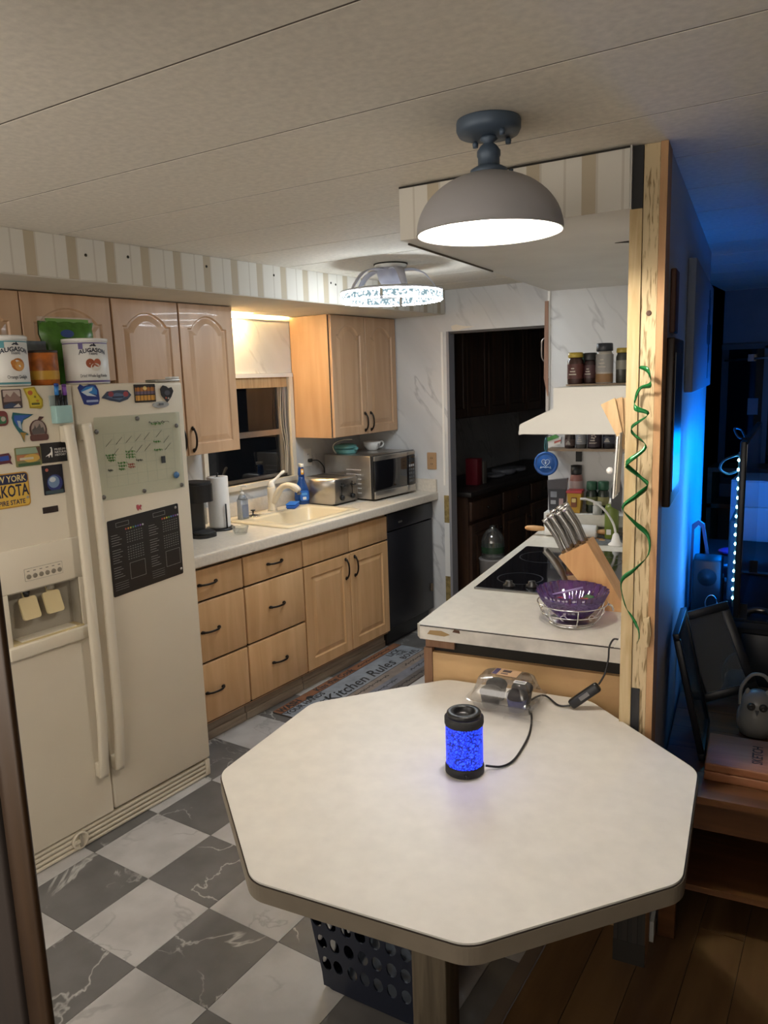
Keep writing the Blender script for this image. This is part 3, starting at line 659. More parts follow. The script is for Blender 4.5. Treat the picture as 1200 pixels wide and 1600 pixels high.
part(T, 'handle', MB().tube(smooth_path([(.02, .052, .050), (.03, .075, .055), (.034, .088, .040), (.03, .075, .018), (.018, .044, .015)]), .006, 'white_gloss', 8))
part(T, 'print', MB().at(FL(.056, .0, .034)).prism([(-.010, -.014), (.010, -.014), (.012, .014), (-.012, .014)], 0, .003, hexmat('8e8b88', .5)))
# outlets
def outlet(label, fr, M, mat, dark):
    T = thing('outlet', label, 'outlet', fr, tuple(M.to_translation()))
    part(T, 'plate', MB().at(M).prism(rrect(-.036, .036, -.058, .058, .006), 0, .005, mat))
    for dy in (-.02, .02):
        part(T, 'socket', MB().at(M @ Matrix.Translation((0, dy, .005))).prism(rrect(-.015, .015, -.014, .014, .008), 0, .002, mat).prism([(-.007, -.005), (-.004, -.005), (-.004, .005), (-.007, .005)], .002, .0026, dark).prism([(.004, -.005), (.007, -.005), (.007, .005), (.004, .005)], .002, .0026, dark))
    return T
outlet('white wall outlet with a black plug in it under the cabinet', 'L', FL(VW, 3.865, 1.235), MATS['white'], 'black')
outlet('tan wall outlet beside the dark doorway', 'W', FU(-2.515, YF, 1.165), hexmat('b08d68', .5), 'gap')
T = thing('power_cord', 'black plug and cord hanging from the white outlet to the toaster', 'cord', 'L', (VW + .008, 3.87, 1.215))
part(T, 'plug', MB().box(VW + .0085, VW + .03, 3.855, 3.885, 1.203, 1.227, 'black', .005))
part(T, 'cord', MB().tube(smooth_path([(VW + .03, 3.87, 1.215), (VW + .06, 3.90, 1.212), (VW + .08, 3.93, 1.17), (VW + .075, 3.945, 1.12), (VW + .07, 3.955, 1.05), (VW + .05, 3.965, .97)]), .004, 'black', 6))

# ---------------------------------------------------------------- wall cabinets
VU = -3.0; ZB = 1.383
def wall_unit(label, u0, u1, doors, z0, hs, zt=ZS - .006):
    T = thing('wall_cabinet', label, 'cabinet', 'L', (VU - .16, (u0 + u1) / 2, z0), group='maple wall cabinets')
    part(T, 'body', MB().box(VW + .007, VU - .020, u0, u1, z0, zt, 'maple_cool').box(VU - .020, VU - .0195, u0 + .004, u1 - .004, z0 + .004, zt - .004, 'gap'))
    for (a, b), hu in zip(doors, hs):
        D = part(T, 'door', door_panel(MB().at(FL(VU - .0193, a, z0 + .002)), b - a, zt - z0 - .005, 'maple_cool', .062, .048, .055, .0193))
        if hu: part(D, 'handle', pull(up(FL(VU, hu, z0 + .082)), .11), 'dark bronze bar pull')
    return T
wall_unit('maple wall cabinet with arched doors above the fridge', 1.345, 2.195, ((1.347, 1.768), (1.774, 2.193)), 1.765, (None, None))
wall_unit('tall maple wall cabinet with arched doors left of the window', 2.200, 2.938, ((2.203, 2.573), (2.582, 2.936)), ZB, (2.545, 2.612))
wall_unit('maple wall cabinet with arched doors right of the window above the microwave', 3.746, 4.462, ((3.758, 4.105), (4.112, 4.460)), ZB - .006, (4.075, 4.140))
# ---------------------------------------------------------------- kitchen rug
T = thing('kitchen_rug', 'long printed kitchen rules rug lying before the sink cabinet', 'rug', 'L', (-2.52, 3.385, 0.0), rz=.03, local=True)
part(T, 'mat', MB().prism(rrect(-.225, .225, -.605, .605, .01), .0006, .006, hexmat('4c4540', .9)))
bands = [(-.222, -.165, '8a5c40'), (-.165, -.160, '2a2422'), (-.160, .005, '8c9299'), (.005, .010, '3c3836'), (.010, .085, '887c72'), (.085, .155, '74757d'), (.155, .222, '605a56')]
for a, b, c in bands: part(T, 'print_band', MB().box(a, b, -.60, .60, .006, .0066, hexmat(c, .9, var=.22, vs=14)))
def rug_text(t, size, x, y, mat='black_matte', **k):
    # letters read along +u, tops towards the cabinets
    return MB().at(Matrix(((0, -1, 0, x), (1, 0, 0, y), (0, 0, 1, .0068), (0, 0, 0, 1)))).text(t, size, mat, th=.0002, **k)
def scribble(x, y0, y1, amp=.012, lam=.028):
    n = int((y1 - y0) / lam * 6); P = []
    for i in range(n + 1):
        q = i / n; P.append((x + amp * math.sin(i * 1.05) * (.6 + .4 * math.sin(i * .37)), y0 + (y1 - y0) * q + .006 * math.sin(i * 2.1), .0072))
    return MB().tube(P, .0022, 'black_matte', 4, flat=.3)
for t, s, x, y, k in (('WASH', .060, -.190, -.50, dict(bold=.002)), ('YOUR HANDS', .050, -.135, -.43, dict(bold=.0015)),
                      ('Kiss the', .062, -.192, -.17, dict(bold=.0012)), ('Cook', .062, -.192, .02, dict(bold=.0012)), ('Kitchen Rules', .120, -.050, -.02, dict(shear=.35, bold=.0012)),
                      ('LICK', .062, -.125, .45, dict(bold=.0015)), ('THE', .05, -.075, .47, dict(bold=.001)), ('BOWL', .062, -.025, .48, dict(bold=.0015))):
    part(T, 'lettering', rug_text(t, s, x, y, **k))
for a in ((-.075, -.56, -.32), (-.192, .14, .50), (.045, -.40, .12), (.05, .30, .56), (.12, -.45, .10), (.12, .25, .55), (.19, -.40, .35)):
    part(T, 'script', scribble(*a))
part(T, 'paw', MB().at(Matrix.Translation((-.165, -.36, .0068))).prism([(.02 * math.cos(a) * (1.0 - .25 * (i % 2)), .026 * math.sin(a)) for i, a in enumerate([2 * PI * k / 12 for k in range(12)])], 0, .0006, 'black_matte'))
# ================================================================ FRIDGE
FV = -2.517                       # door front plane
T = thing('fridge', 'almond side-by-side fridge covered in magnets with ice dispenser', 'fridge', 'L', (-2.9, 1.70, 0))
part(T, 'body', MB().box(VW + .04, FV - .062, 1.247, 2.153, .02, 1.752, 'almond', .006))
# right door
part(T, 'door', MB().box(FV - .058, FV, 1.653, 2.155, .085, 1.750, 'almond', .010, 3))
# left door with dispenser opening
cu0, cu1, cz0, cz1 = 1.322, 1.594, .868, 1.052
mb = MB().box(FV - .058, FV, 1.245, cu0, .085, 1.750, 'almond').box(FV - .058, FV, cu1, 1.645, .085, 1.750, 'almond').box(FV - .058, FV, cu0, cu1, .085, cz0, 'almond').box(FV - .058, FV, cu0, cu1, cz1, 1.750, 'almond')
part(T, 'door', mb)
P = part(T, 'dispenser', MB().box(FV, FV + .008, 1.300, 1.618, cz1, 1.203, 'almond', .003).box(FV, FV + .008, 1.300, cu0, .82, cz1, 'almond', .002).box(FV, FV + .008, cu1, 1.618, .82, cz1, 'almond', .002)
         .box(FV, FV + .022, 1.300, 1.618, .818, cz0, 'almond', .006).box(FV - .056, FV - .05, cu0, cu1, cz0, cz1, 'almond_dark').box(FV - .05, FV, cu0, cu0 + .004, cz0, cz1, 'almond_dark').box(FV - .05, FV, cu1 - .004, cu1, cz0, cz1, 'almond_dark').box(FV - .05, FV + .004, cu0, cu1, cz1 - .004, cz1, 'almond_dark').box(FV - .05, FV + .012, cu0, cu1, cz0, cz0 + .006, 'almond_paddle'))
for a in (1.405, 1.495):
    part(P, 'paddle', MB().at(FL(FV - .018, a, .985) @ Matrix.Rotation(-.35, 4, 'X')).prism(rrect(-.033, .033, -.045, .035, .010), 0, .008, 'almond_paddle').prism([(-.012, .035), (.012, .035), (.012, .055), (-.012, .055)], 0, .008, 'almond_paddle'))
part(P, 'spout', MB().lathe([(.010, 0), (.013, .025)], 'black', 12, (FV - .025, 1.405, 1.022)))
part(P, 'spout', MB().lathe([(.013, 0), (.016, .022)], 'almond_dark', 12, (FV - .025, 1.497, 1.027)))
part(P, 'drip_grille', MB().box(FV - .045, FV + .008, cu0 + .03, cu1 - .03, cz0 + .006, cz0 + .009, 'almond'))
cp = part(P, 'control_panel', MB().at(FL(FV + .008, 1.461, 1.105)).prism(rrect(-.072, .072, -.022, .022, .002), 0, .0006, hexmat('6a6254', .5)).prism(rrect(-.071, .071, -.021, .021, .002), .0006, .001, 'almond'))
for i in range(6):
    part(cp, 'button', MB().at(FL(FV + .009, 1.403 + i * .0235, 1.098)).lathe([(.0085, 0), (.0085, .0015), (.006, .002), (0, .002)], hexmat('857c6b', .5), 14).prism([(-.005, .018), (.005, .018), (.005, .020), (-.005, .020)], 0, .0004, 'black_matte'))
for u, s in ((1.600, -1), (1.672, 1)):
    path = smooth_path([(FV + .034, u, 1.612), (FV + .048, u, 1.50), (FV + .058, u, 1.32), (FV + .062, u, .93), (FV + .058, u, .55), (FV + .046, u, .37), (FV + .030, u, .258)], 5)
    H = MB(); vs = []; fs = []; K = 8
    for i, p in enumerate(path):
        a_, b_ = path[max(i - 1, 0)], path[min(i + 1, len(path) - 1)]; tv, tz = b_[0] - a_[0], b_[2] - a_[2]; l_ = math.hypot(tv, tz); nv, nz_ = -tz / l_, tv / l_
        for du, dn in ((-.019, -.004), (-.019, -.011), (-.014, -.015), (.014, -.015), (.019, -.011), (.019, -.004), (.014, .006), (-.014, .006)): vs.append((p[0] - nv * -dn, p[1] + du * (1 if 1 else 0), p[2] - nz_ * -dn))
    for i in range(len(path) - 1):
        for k in range(K): fs.append((i * K + k, i * K + (k + 1) % K, (i + 1) * K + (k + 1) % K, (i + 1) * K + k))
    fs += [list(range(K)), [(len(path) - 1) * K + k for k in range(K)]]
    H.add(vs, fs, 'almond', True)
    for zz in (1.60, .268): H.box(FV, FV + .036, u - .0185, u + .0185, zz - (.05 if zz > 1 else .008), zz + (.010 if zz > 1 else .05), 'almond', .004)
    part(T, 'handle', H)
part(T, 'gasket', MB().box(FV - .060, FV - .020, 1.645, 1.653, .09, 1.745, 'almond_dark'))
g = part(T, 'toe_grille', MB().box(FV - .060, FV - .030, 1.247, 2.150, .001, .080, 'gap'))
for k in range(4): part(g, 'slat', MB().box(FV - .030, FV - .004, 1.25, 2.125, .003 + k * .0195, .0155 + k * .0195, 'almond', .001, 1))
part(g, 'corner_cap', MB().box(FV - .03, FV - .003, 2.126, 2.152, .003, .078, 'almond', .004))
part(g, 'filter_cap', MB().at(FL(FV - .003, 1.49, .042)).lathe([(.034, 0), (.034, .010), (.028, .012), (.026, .006), (0, .006)], 'almond', 24).box(-.005, .005, -.024, .024, .006, .014, 'almond_dark').box(-.028, .0, -.006, .006, .006, .013, 'almond'))
part(T, 'hinge_cover', MB().box(FV - .075, FV - .005, 2.03, 2.150, 1.752, 1.762, 'steel', .003).box(FV - .05, FV - .008, 2.11, 2.150, 1.762, 1.772, 'white', .003))
part(T, 'hinge_cover', MB().box(FV - .075, FV - .005, 1.25, 1.34, 1.752, 1.762, 'almond', .003))

# ---------------------------------------------------------------- magnets (thin plates on the doors)
def mag(name, label, cat, u, z, layers, th=.003, rz=0.0):
    """layers: list of (polygon, colour, start, height) in metres about the magnet's centre"""
    mb = MB(); M = FL(0, 0, 0) @ Matrix.Rotation(rz, 4, 'Z'); mb.at(M)
    for poly, c, a, b in layers: mb.prism(poly, a, b, hexmat(c, .35) if isinstance(c, str) and len(c) == 6 else c)
    return solo(name, label, cat, mb, 'L', (FV + .0005, u, z))
def R_(w, h, r=.004, ox=0, oy=0): return rrect(ox - w / 2, ox + w / 2, oy - h / 2, oy + h / 2, r)
def E_(a, b, ox=0, oy=0, n=18): return [(ox + a * math.cos(2 * PI * i / n), oy + b * math.sin(2 * PI * i / n)) for i in range(n)]
a, b, c = .003, .0034, .0038
mag('mountain_magnet', 'square fridge magnet with a brown and white mountain scene', 'magnet', 1.420, 1.710, [(R_(.068, .064), '4a3a36', 0, a), (R_(.060, .022, .002, 0, .018), 'b9aaa0', a, b), ([(-.03, 0), (-.018, .018), (-.006, .006), (.008, .024), (.03, .002), (.03, -.008), (-.03, -.010)], '8a6f66', b, c), ([(-.03, -.03), (.03, -.03), (.03, -.024), (-.005, -.012), (-.03, -.02)], '33415c', a, b), ([(0, -.028), (.028, -.028), (.02, -.016)], 'c9c2ba', b, c)])
mag('state_magnet', 'yellow fridge magnet in the shape of a state', 'magnet', 1.498, 1.710, [([(-.034, .034), (.006, .038), (.014, .018), (.032, -.006), (.030, -.030), (.022, -.038), (-.018, -.034), (-.020, -.006)], 'a89320', 0, a), ([(-.029, .030), (.003, .033), (.011, .015), (.027, -.008), (.025, -.027), (-.014, -.029), (-.016, -.004)], 'cbb834', a, b), (E_(.009, .008, -.012, .018), 'b8602c', b, c), (E_(.004, .004, .004, .004), '7b6a1a', b, c), (E_(.005, .004, .012, -.010), 'b87f2c', b, c), (R_(.030, .007, .002, .004, -.020), '5c5a1e', b, c)])
T = thing('pen_holder', 'pale teal magnetic pen holder full of markers on the freezer door', 'pen holder', 'L', (FV + .0005, 1.588, 1.618), local=True)
part(T, 'cup', MB().box(.0, .034, -.032, .032, 0, .062, hexmat('9cc0bd', .4), .003).box(.0, .004, -.034, .034, .06, .098, hexmat('9aa4a0', .4), .001))
for y, c1, c2, hh, tl in ((-.014, '1a3a8a', '2f77bd', .138, -.03), (.006, 'c9c6c4', '2b2530', .120, .10), (.020, '5a3277', '7a4aa0', .135, .02), (-.003, '141416', '141416', .100, .0)):
    part(T, 'marker', MB().at(Matrix.Translation((.018, y, .03)) @ Matrix.Rotation(tl, 4, 'X')).lathe([(.0075, 0), (.0075, hh * .5)], hexmat('141416', .4), 10).lathe([(.008, hh * .5), (.008, hh * .72)], hexmat(c2, .4), 10).lathe([(.0082, hh * .72), (.0082, hh - .03), (.004, hh - .028)], hexmat(c1, .4), 10))
mag('fish_magnet', 'blue leaping fish magnet with a golden tail', 'magnet', 1.448, 1.615, [([(-.030, .050), (.005, .044), (.042, .040), (.020, .028), (.004, .022), (-.004, .006), (-.004, -.014), (.012, -.022), (.016, -.030), (.004, -.028), (-.002, -.052), (-.010, -.028), (-.020, -.012), (-.032, .012), (-.036, .032)], '1e5f63', 0, a), ([(-.028, .040), (.034, .038), (.004, .026), (-.008, .010), (-.010, -.008), (-.022, .006), (-.030, .022)], '2f58a6', a, b), ([(-.020, .022), (-.008, .020), (-.006, -.010), (-.016, .000)], 'a8b6c4', b, c), ([(-.014, -.018), (.012, -.022), (.004, -.028), (-.002, -.050), (-.010, -.028)], '9a7a34', a, b)], .004)
mag('apple_magnet', 'brown carved magnet in the shape of an apple with a skyline', 'magnet', 1.502, 1.602, [(E_(.032, .036, 0, -.002), '4d2f2a', 0, a), (E_(.026, .029, 0, .002), '9a8a82', a, b), ([(-.024, -.016), (-.024, 0), (-.016, .006), (-.012, .016), (-.008, .004), (0, .010), (.006, .020), (.010, .004), (.018, .008), (.024, -.016)], '57504e', b, c), (R_(.068, .022, .008, 0, -.028), '5d3a34', a, c + .001), ([(0, .030), (.010, .044), (.026, .042), (.014, .032)], '4d2f2a', 0, a)])
mag('arched_magnet', 'dark red arched magnet at the left edge of the freezer door', 'magnet', 1.375, 1.647, [(R_(.046, .050, .015), '6d2c2c', 0, a), (R_(.034, .024, .008, 0, -.005), '2f6a44', a, b), (E_(.008, .008, .006, -.002), 'b8b0a0', b, c)])
mag('ribbon_magnet', 'long red and blue ribbon shaped magnet above the license plate', 'magnet', 1.360, 1.511, [([(-.045, .016), (.026, .020), (.034, .006), (.030, -.006), (.036, -.020), (.024, -.014), (-.045, -.018)], '5a2430', 0, a), ([(-.045, .008), (.024, .012), (.026, -.004), (-.045, -.006)], '24489a', a, b)])
mag('beach_magnet', 'rectangular beach scene magnet beside the black museum magnet', 'magnet', 1.455, 1.512, [(R_(.094, .066), '7c7a4e', 0, a), (R_(.086, .020, .002, 0, .020), '8fa48c', a, b), (R_(.086, .020, .002, 0, -.002), 'b0734e', a, b), (E_(.030, .014, .010, -.006), 'c9a24c', b, c), ([(.030, .030), (.044, .030), (.044, -.020), (.036, .010)], '5c4030', b, c), (R_(.05, .008, .002, -.008, -.006), 'c6c0a8', c, c + .0004), (R_(.08, .010, .002, 0, -.026), '3d5a3a', b, c)])
mb = MB().at(FL(0, 0, 0)).prism(R_(.098, .070, .002), 0, a, 'black').prism([(-.034, -.012), (-.024, -.006), (-.020, -.004), (-.012, .002), (-.010, .014), (-.014, .018), (-.008, .020), (-.006, .012), (-.006, -.002), (-.008, -.016), (-.011, -.016), (-.012, -.008), (-.018, -.008), (-.019, -.016), (-.022, -.016), (-.022, -.009)], a, b, 'white')
for k, t in enumerate(('MUSEUM OF', 'NATURAL', 'HISTORY')): mb.text(t, .0105, 'white', .002, .010 - k * .010, b, .0002, 'LEFT')
solo('museum_magnet', 'black museum magnet with a white long-necked dinosaur', 'magnet', mb, 'L', (FV + .0005, 1.551, 1.517))
mag('planet_magnet', 'tall dark magnet showing a blue planet in space', 'magnet', 1.538, 1.422, [(R_(.078, .104, .002), '0d0c18', 0, a), (E_(.030, .030, .004, -.012), '2a3370', a, b), (E_(.022, .022, 0, -.008), '6d86a6', b, c), (E_(.012, .009, -.004, .000), 'c6ccd0', c, c + .0003), (E_(.006, .006, -.022, .036), 'b35a4e', a, b), (R_(.07, .012, .003, 0, -.044), '3a4c52', b, c)])
mb = MB().at(FL(0, 0, 0)).prism(R_(.158, .118, .014), 0, .002, hexmat('b8862a', .35)).prism(R_(.150, .110, .012), .002, .0026, hexmat('d8b04a', .35)).prism(rrect(-.075, .075, .022, .055, .010), .0026, .003, hexmat('1c2348', .35))
mb.text('NEW YORK', .030, hexmat('d8c48a', .4), 0.002, .038, .003, .0002, bold=.0006, sx=.84).text('DAKOTA', .056, hexmat('16193a', .4), 0.0, -.004, .0026, .0003, sx=.64, bold=.001).text('EMPIRE STATE', .0225, hexmat('2a2440', .4), 0.0, -.042, .0026, .0002, bold=.0005, sx=.84).prism(E_(.005, .005, .068, -.030), .0026, .004, 'steel')
solo('license_plate_magnet', 'yellow and navy license plate magnet on the freezer door', 'magnet', mb, 'L', (FV + .0005, 1.367, 1.404))
mag('bar_magnet', 'plain dark brown bar magnet below the planet magnet', 'magnet', 1.515, 1.317, [(R_(.058, .022, .001), '2a201e', 0, .003)])
mag('souvenir_magnet', 'blue and white cut-out magnet beside the door gap', 'magnet', 1.715, 1.714, [([(-.044, .026), (-.034, .038), (-.020, .030), (.004, .036), (.030, .034), (.040, .016), (.042, -.018), (.036, -.036), (0, -.040), (-.024, -.034), (-.030, -.014)], '1c2f78', 0, a), ([(-.034, .014), (-.010, .028), (.020, .030), (.034, .014), (.032, -.002), (.004, .004), (-.020, .000)], '2f7cc0', a, b), ([(-.032, .010), (-.006, .018), (.016, .026), (.012, .014), (-.004, .008), (.030, -.008), (-.010, -.004)], 'c8d4dc', b, c), (R_(.050, .008, .003, .010, -.024), '9aa6c8', b, c)])
mag('floral_magnet', 'long floral banner magnet between the blue cut-out and sunset magnets', 'magnet', 1.833, 1.704, [([(-.066, -.004), (-.040, .018), (.010, .022), (.050, .020), (.066, .002), (.048, -.014), (.010, -.024), (-.030, -.016)], '3a4458', 0, a), ([(-.048, -.002), (0, .012), (.052, .002), (.010, -.016)], '5a6a86', a, b), (E_(.012, .010, -.026, .008), '8e3a44', b, c), (E_(.012, .010, .040, .006), '9a3a40', b, c), (R_(.05, .006, .002, .004, -.004), '222a44', b, c)])
sun = [(R_(.100, .070, .002), '241a14', 0, a), (R_(.092, .020, .001, 0, .018), 'b36e26', a, b), (R_(.092, .012, .001, 0, .002), '6c5a6c', a, b), (R_(.092, .020, .001, 0, -.018), 'd0973c', a, b), (E_(.010, .008, 0, .020), 'e8cf86', b, c)]
for k in range(6): sun.append(([(-.042 + k * .0165, -.030), (-.040 + k * .0165, -.030), (-.039 + k * .0165, .024), (-.041 + k * .0165, .024)], '1a120e', b, c)); sun.append((E_(.009, .004, -.040 + k * .0165, .026, 8), '1a120e', b, c))
mag('sunset_magnet', 'square magnet of an orange sunset behind palm trees', 'magnet', 1.964, 1.710, sun)
mag('heart_magnet', 'dark heart shaped magnet at the top right of the fridge', 'magnet', 2.070, 1.704, [([(0, -.034), (.022, -.012), (.034, .010), (.026, .026), (.010, .022), (0, .030), (-.016, .034), (-.030, .020), (-.026, -.006)], '201c20', 0, .004), (E_(.014, .010, .002, .004), '4a4a52', .004, .0045), (E_(.004, .004, -.006, -.016), 'b8583c', .004, .0046), (E_(.004, .004, .006, -.018), 'c0b0a0', .004, .0046)])
mag('silver_clip_magnet', 'oval silver clip magnet under the heart magnet', 'magnet', 2.036, 1.662, [(E_(.040, .013), 'a6a8a8', 0, .004), (R_(.022, .008, .003, 0, .002), '5f6468', .004, .007)])
# acrylic calendar
T = thing('acrylic_calendar', 'clear acrylic monthly calendar with green notes on the fridge door', 'calendar', 'L', (FV + .0005, 1.924, 1.472), local=True)
part(T, 'sheet', MB().at(FL(0, 0, 0)).prism(R_(.400, .314, .004), .001, .004, 'calendar_acrylic'))
mb = MB().at(FL(.0042, 0, 0)); g1 = hexmat('8a9484', .6)
for k in range(8): mb.box(-.170 + k * .047, -.1695 + k * .047, -.11, .092, 0, .0002, g1)
for k in range(6): mb.box(-.170, .160, -.110 + k * .0404, -.1095 + k * .0404, 0, .0002, g1)
part(T, 'grid', mb)
mb = MB().at(FL(.0045, 0, 0)); gr = hexmat('3f8a2c', .7); dk = hexmat('3c3c38', .7)
def scr(mb, x, y, w, n, mat, amp=.006):
    P = [(x + w * i / n, y + amp * math.sin(i * 1.9) * (.5 + .5 * math.cos(i * .7)), 0) for i in range(n + 1)]
    mb.tube(P, .0017, mat, 4, flat=.3)
for x, y, w, q in ((-.165, .012, .045, gr), (-.160, .002, .035, gr), (-.155, -.008, .03, gr), (-.075, .018, .042, gr), (-.075, .006, .042, gr), (-.075, -.004, .042, gr), (-.115, -.022, .042, gr), (-.112, -.034, .035, gr), (-.112, -.046, .026, gr), (-.07, -.032, .03, hexmat('b85a50', .7)), (-.068, -.042, .03, hexmat('b85a50', .7)), (.06, .012, .04, gr), (.06, .045, .035, gr), (.045, .122, .10, dk), (.055, .116, .06, gr), (-.16, -.045, .02, dk), (-.03, -.02, .03, dk)): scr(mb, x, y, w, 26, q)
for x, y in ((-.145, .058), (-.10, .062), (-.055, .064), (-.01, .068), (.03, .070), (.09, .075), (-.12, .02), (-.055, .02), (-.01, .024), (.03, .026), (.125, .05), (.13, .02)):
    mb.tube([(x - .016, y - .012, 0), (x + .014, y + .014, 0)], .0015, dk, 4, flat=.3)
part(T, 'handwriting', mb)
for u, z in ((-.008, .142), (.181, .101), (.184, -.145), (-.005, -.144), (-.191, -.143), (-.195, .104)): part(T, 'stud', MB().at(FL(.004, u, z)).lathe([(.009, 0), (.009, .002), (.007, .0035), (0, .0035)], 'steel_dark', 14))
part(T, 'magnet_chip', MB().at(FL(.004, .100, -.030)).prism(R_(.018, .028, .001), 0, .003, hexmat('36383a', .5)))
solo('blue_drop_magnet', 'small blue round magnet on the calendar corner', 'magnet', MB().at(FL(0, 0, 0)).lathe([(.013, 0), (.014, .004), (.009, .010), (0, .011)], hexmat('3f6c9c', .3), 16), 'L', (FV + .0045, 2.083, 1.372))
# cleaning chart
T = thing('chart_magnet', 'black printed checklist chart on the fridge door', 'chart', 'L', (FV + .0005, 1.910, 1.094), rz=0, local=True)
q = -.02
CM = FL(0, 0, 0) @ Matrix(((1, 0, 0, 0), (.055, 1, 0, 0), (0, 0, 1, 0), (0, 0, 0, 1)))
part(T, 'sheet', MB().at(CM).prism(R_(.345, .300, .006), 0, .0015, 'black'))
mb = MB().at(CM); ln = hexmat('9a9c9a', .6)
for col in (-.165, .012):
    mb.box(col + .030, col + .090, .118, .119, .0015, .0018, ln).box(col + .030, col + .090, .134, .135, .0015, .0018, ln).box(col + .030, col + .031, .118, .135, .0015, .0018, ln).box(col + .089, col + .090, .118, .135, .0015, .0018, ln)
    for r in range(18):
        y = .088 - r * .0098
        if r in (5, 12): continue
        mb.box(col + .004, col + .004 + .030 + .022 * ((r * 7) % 5) / 5, y, y + .0014, .0015, .0018, ln)
        if r < 13:
            for k in range(7): mb.box(col + .074 + k * .0115, col + .080 + k * .0115, y - .001, y + .002, .0015, .0017, hexmat('787b79', .6))
    for k, c_ in enumerate(('b0484a', 'c8883c', 'c8b84c', '5a9a58', '4a7ab0', '5a58a8', '8a5aa6', 'b8b8bc')):
        mb.prism(E_(.004, .004, col + .074 + k * .0115, .103, 8), .0015, .0019, hexmat(c_, .5))
    mb.box(col + .078, col + .079, -.10, -.035, .0015, .0018, ln).box(col + .150, col + .151, -.10, -.035, .0015, .0018, ln).box(col + .078, col + .151, -.10, -.099, .0015, .0018, ln).box(col + .078, col + .151, -.036, -.035, .0015, .0018, ln)
    for k in range(4): mb.box(col + .004, col + .066, -.10 - k * .009, -.0992 - k * .009, .0015, .0018, ln)
part(T, 'print', mb)
for u, z in ((.158, .135), (.163, -.128)): part(T, 'stud', MB().at(CM @ Matrix.Translation((u, z, .0015))).lathe([(.006, 0), (.005, .002), (0, .0025)], 'steel', 12))
mag('red_bow_magnet', 'tiny red ribbon magnet above the black chart', 'magnet', 1.890, 1.266, [([(-.012, .010), (-.004, .012), (0, .004), (.006, .010), (.012, .006), (.006, -.002), (.010, -.012), (0, -.004), (-.006, -.012), (-.012, -.002)], 'b0505a', 0, .003)])

# ---------------------------------------------------------------- on top of the fridge
def food_can(label, u, v, accent, title, pic, sub=None, r=.078, h=.172, rz=0.0):
    T = thing('food_can', label, 'can', 'L', (v, u, 1.7525), rz=rz, local=True, group='white food cans on the fridge')
    part(T, 'can', MB().lathe([(r - .002, 0), (r, .003), (r, .160)], 'white', 36).lathe([(r + .0004, .006), (r + .0004, .013)], hexmat(accent, .5), 36, caps=False).lathe([(r + .0004, .1485), (r + .0004, .152)], hexmat(accent, .5), 36, caps=False))
    part(T, 'lid', MB().lathe([(r + .003, .156), (r + .0035, .168), (r - .002, h), (r - .006, h - .003), (0, h - .003)], 'white_gloss', 36))
    def bend(x, y, z): a = x / r; return ((r + .0008 + z) * math.cos(a), (r + .0008 + z) * math.sin(a), y)
    mb = MB(); C0 = .030
    mb.text('AUGASON', .0215, hexmat('2a2c3a', .5), C0, .124, 0, .0002, bend=lambda x, y, z: bend(x, y - 3.5 * (x - C0) ** 2, z), bold=.0006).text('FARMS', .011, hexmat('2a2c3a', .5), C0, .110, 0, .0002, bend=bend)
    tri = [(C0 - .014, .138), (C0 - .004, .146), (C0, .144), (C0 + .004, .150), (C0 + .014, .138)]
    mb.add([bend(x, y, 0) for x, y in tri], [list(range(5))], hexmat('2a2c3a', .5))
    mb.text(title[0], .0165, hexmat('33343c', .5), C0 + title[1], .030, 0, .0002, bend=bend, sx=title[2])
    if sub: mb.text(sub, .010, hexmat('33343c', .5), C0 + .004, .019, 0, .0002, bend=bend)
    mb.add([bend(x, y, 0) for x, y in ((-.022, .150), (-.006, .150), (-.006, .128), (-.022, .128))], [(0, 1, 2, 3)], hexmat(accent, .5))
    for cx, cy, ex, ey, c_ in pic:
        P = [bend(C0 + cx + ex * math.cos(2 * PI * i / 16), cy + ey * math.sin(2 * PI * i / 16), .0004) for i in range(16)]
        mb.add(P, [list(range(16))], hexmat(c_, .6))
    part(T, 'label_print', mb)
food_can('white food can with teal trim and an orange picture on the fridge', 1.475, -2.635, '4f8f98', ('Orange Delight', .0, .72), [(.004, .072, .024, .022, 'b8702c'), (.008, .068, .017, .016, 'd49a4c'), (-.012, .078, .010, .010, 'c07e34')], rz=-.36)
food_can('white food can with purple trim and a picture of eggs on the fridge', 1.802, -2.640, '5a4a86', ('Dried Whole Egg Powder', .0, .62), [(-.014, .076, .016, .017, '9a4f30'), (.012, .078, .014, .015, 'a8583a'), (.004, .062, .018, .014, 'd8d2c6')], None, .080, .168, -.62)
T = thing('orange_tin', 'orange and yellow printed tin between the two white food cans', 'tin', 'L', (-2.655, 1.630, 1.7525), local=True)
part(T, 'tin', MB().lathe([(.052, 0), (.054, .003), (.054, .118), (.052, .121)], plain('tin_print', srgb('b8641a'), .4, var=.6, vs=22), 30))
part(T, 'rim', MB().lathe([(.055, .116), (.0555, .124), (.051, .125)], hexmat('2a2018', .4), 30, caps=False))
part(T, 'wrap_band', MB().lathe([(.0545, .020), (.0548, .045), (.0545, .052)], hexmat('c89a30', .4), 30, caps=False))
T = thing('green_bag', 'green and clear plastic food bag standing behind the cans', 'bag', 'L', (-2.80, 1.835, 1.7525), local=True)
vs = []; fs = []; nx, nz = 14, 10
for s in (1, -1):
    for j in range(nz + 1):
        for i in range(nx + 1):
            y = -.120 + .24 * i / nx; z = .245 * j / nz
            bl = math.sin(PI * i / nx) ** .5 * (math.sin(PI * min(1, (j + .6) / (nz + .6))) ** .6)
            vs.append((s * (.004 + .048 * bl) + .006 * math.sin(i * 1.7 + j * 2.1), y * (1 - .06 * math.sin(PI * j / nz)), z))
k = (nx + 1) * (nz + 1)
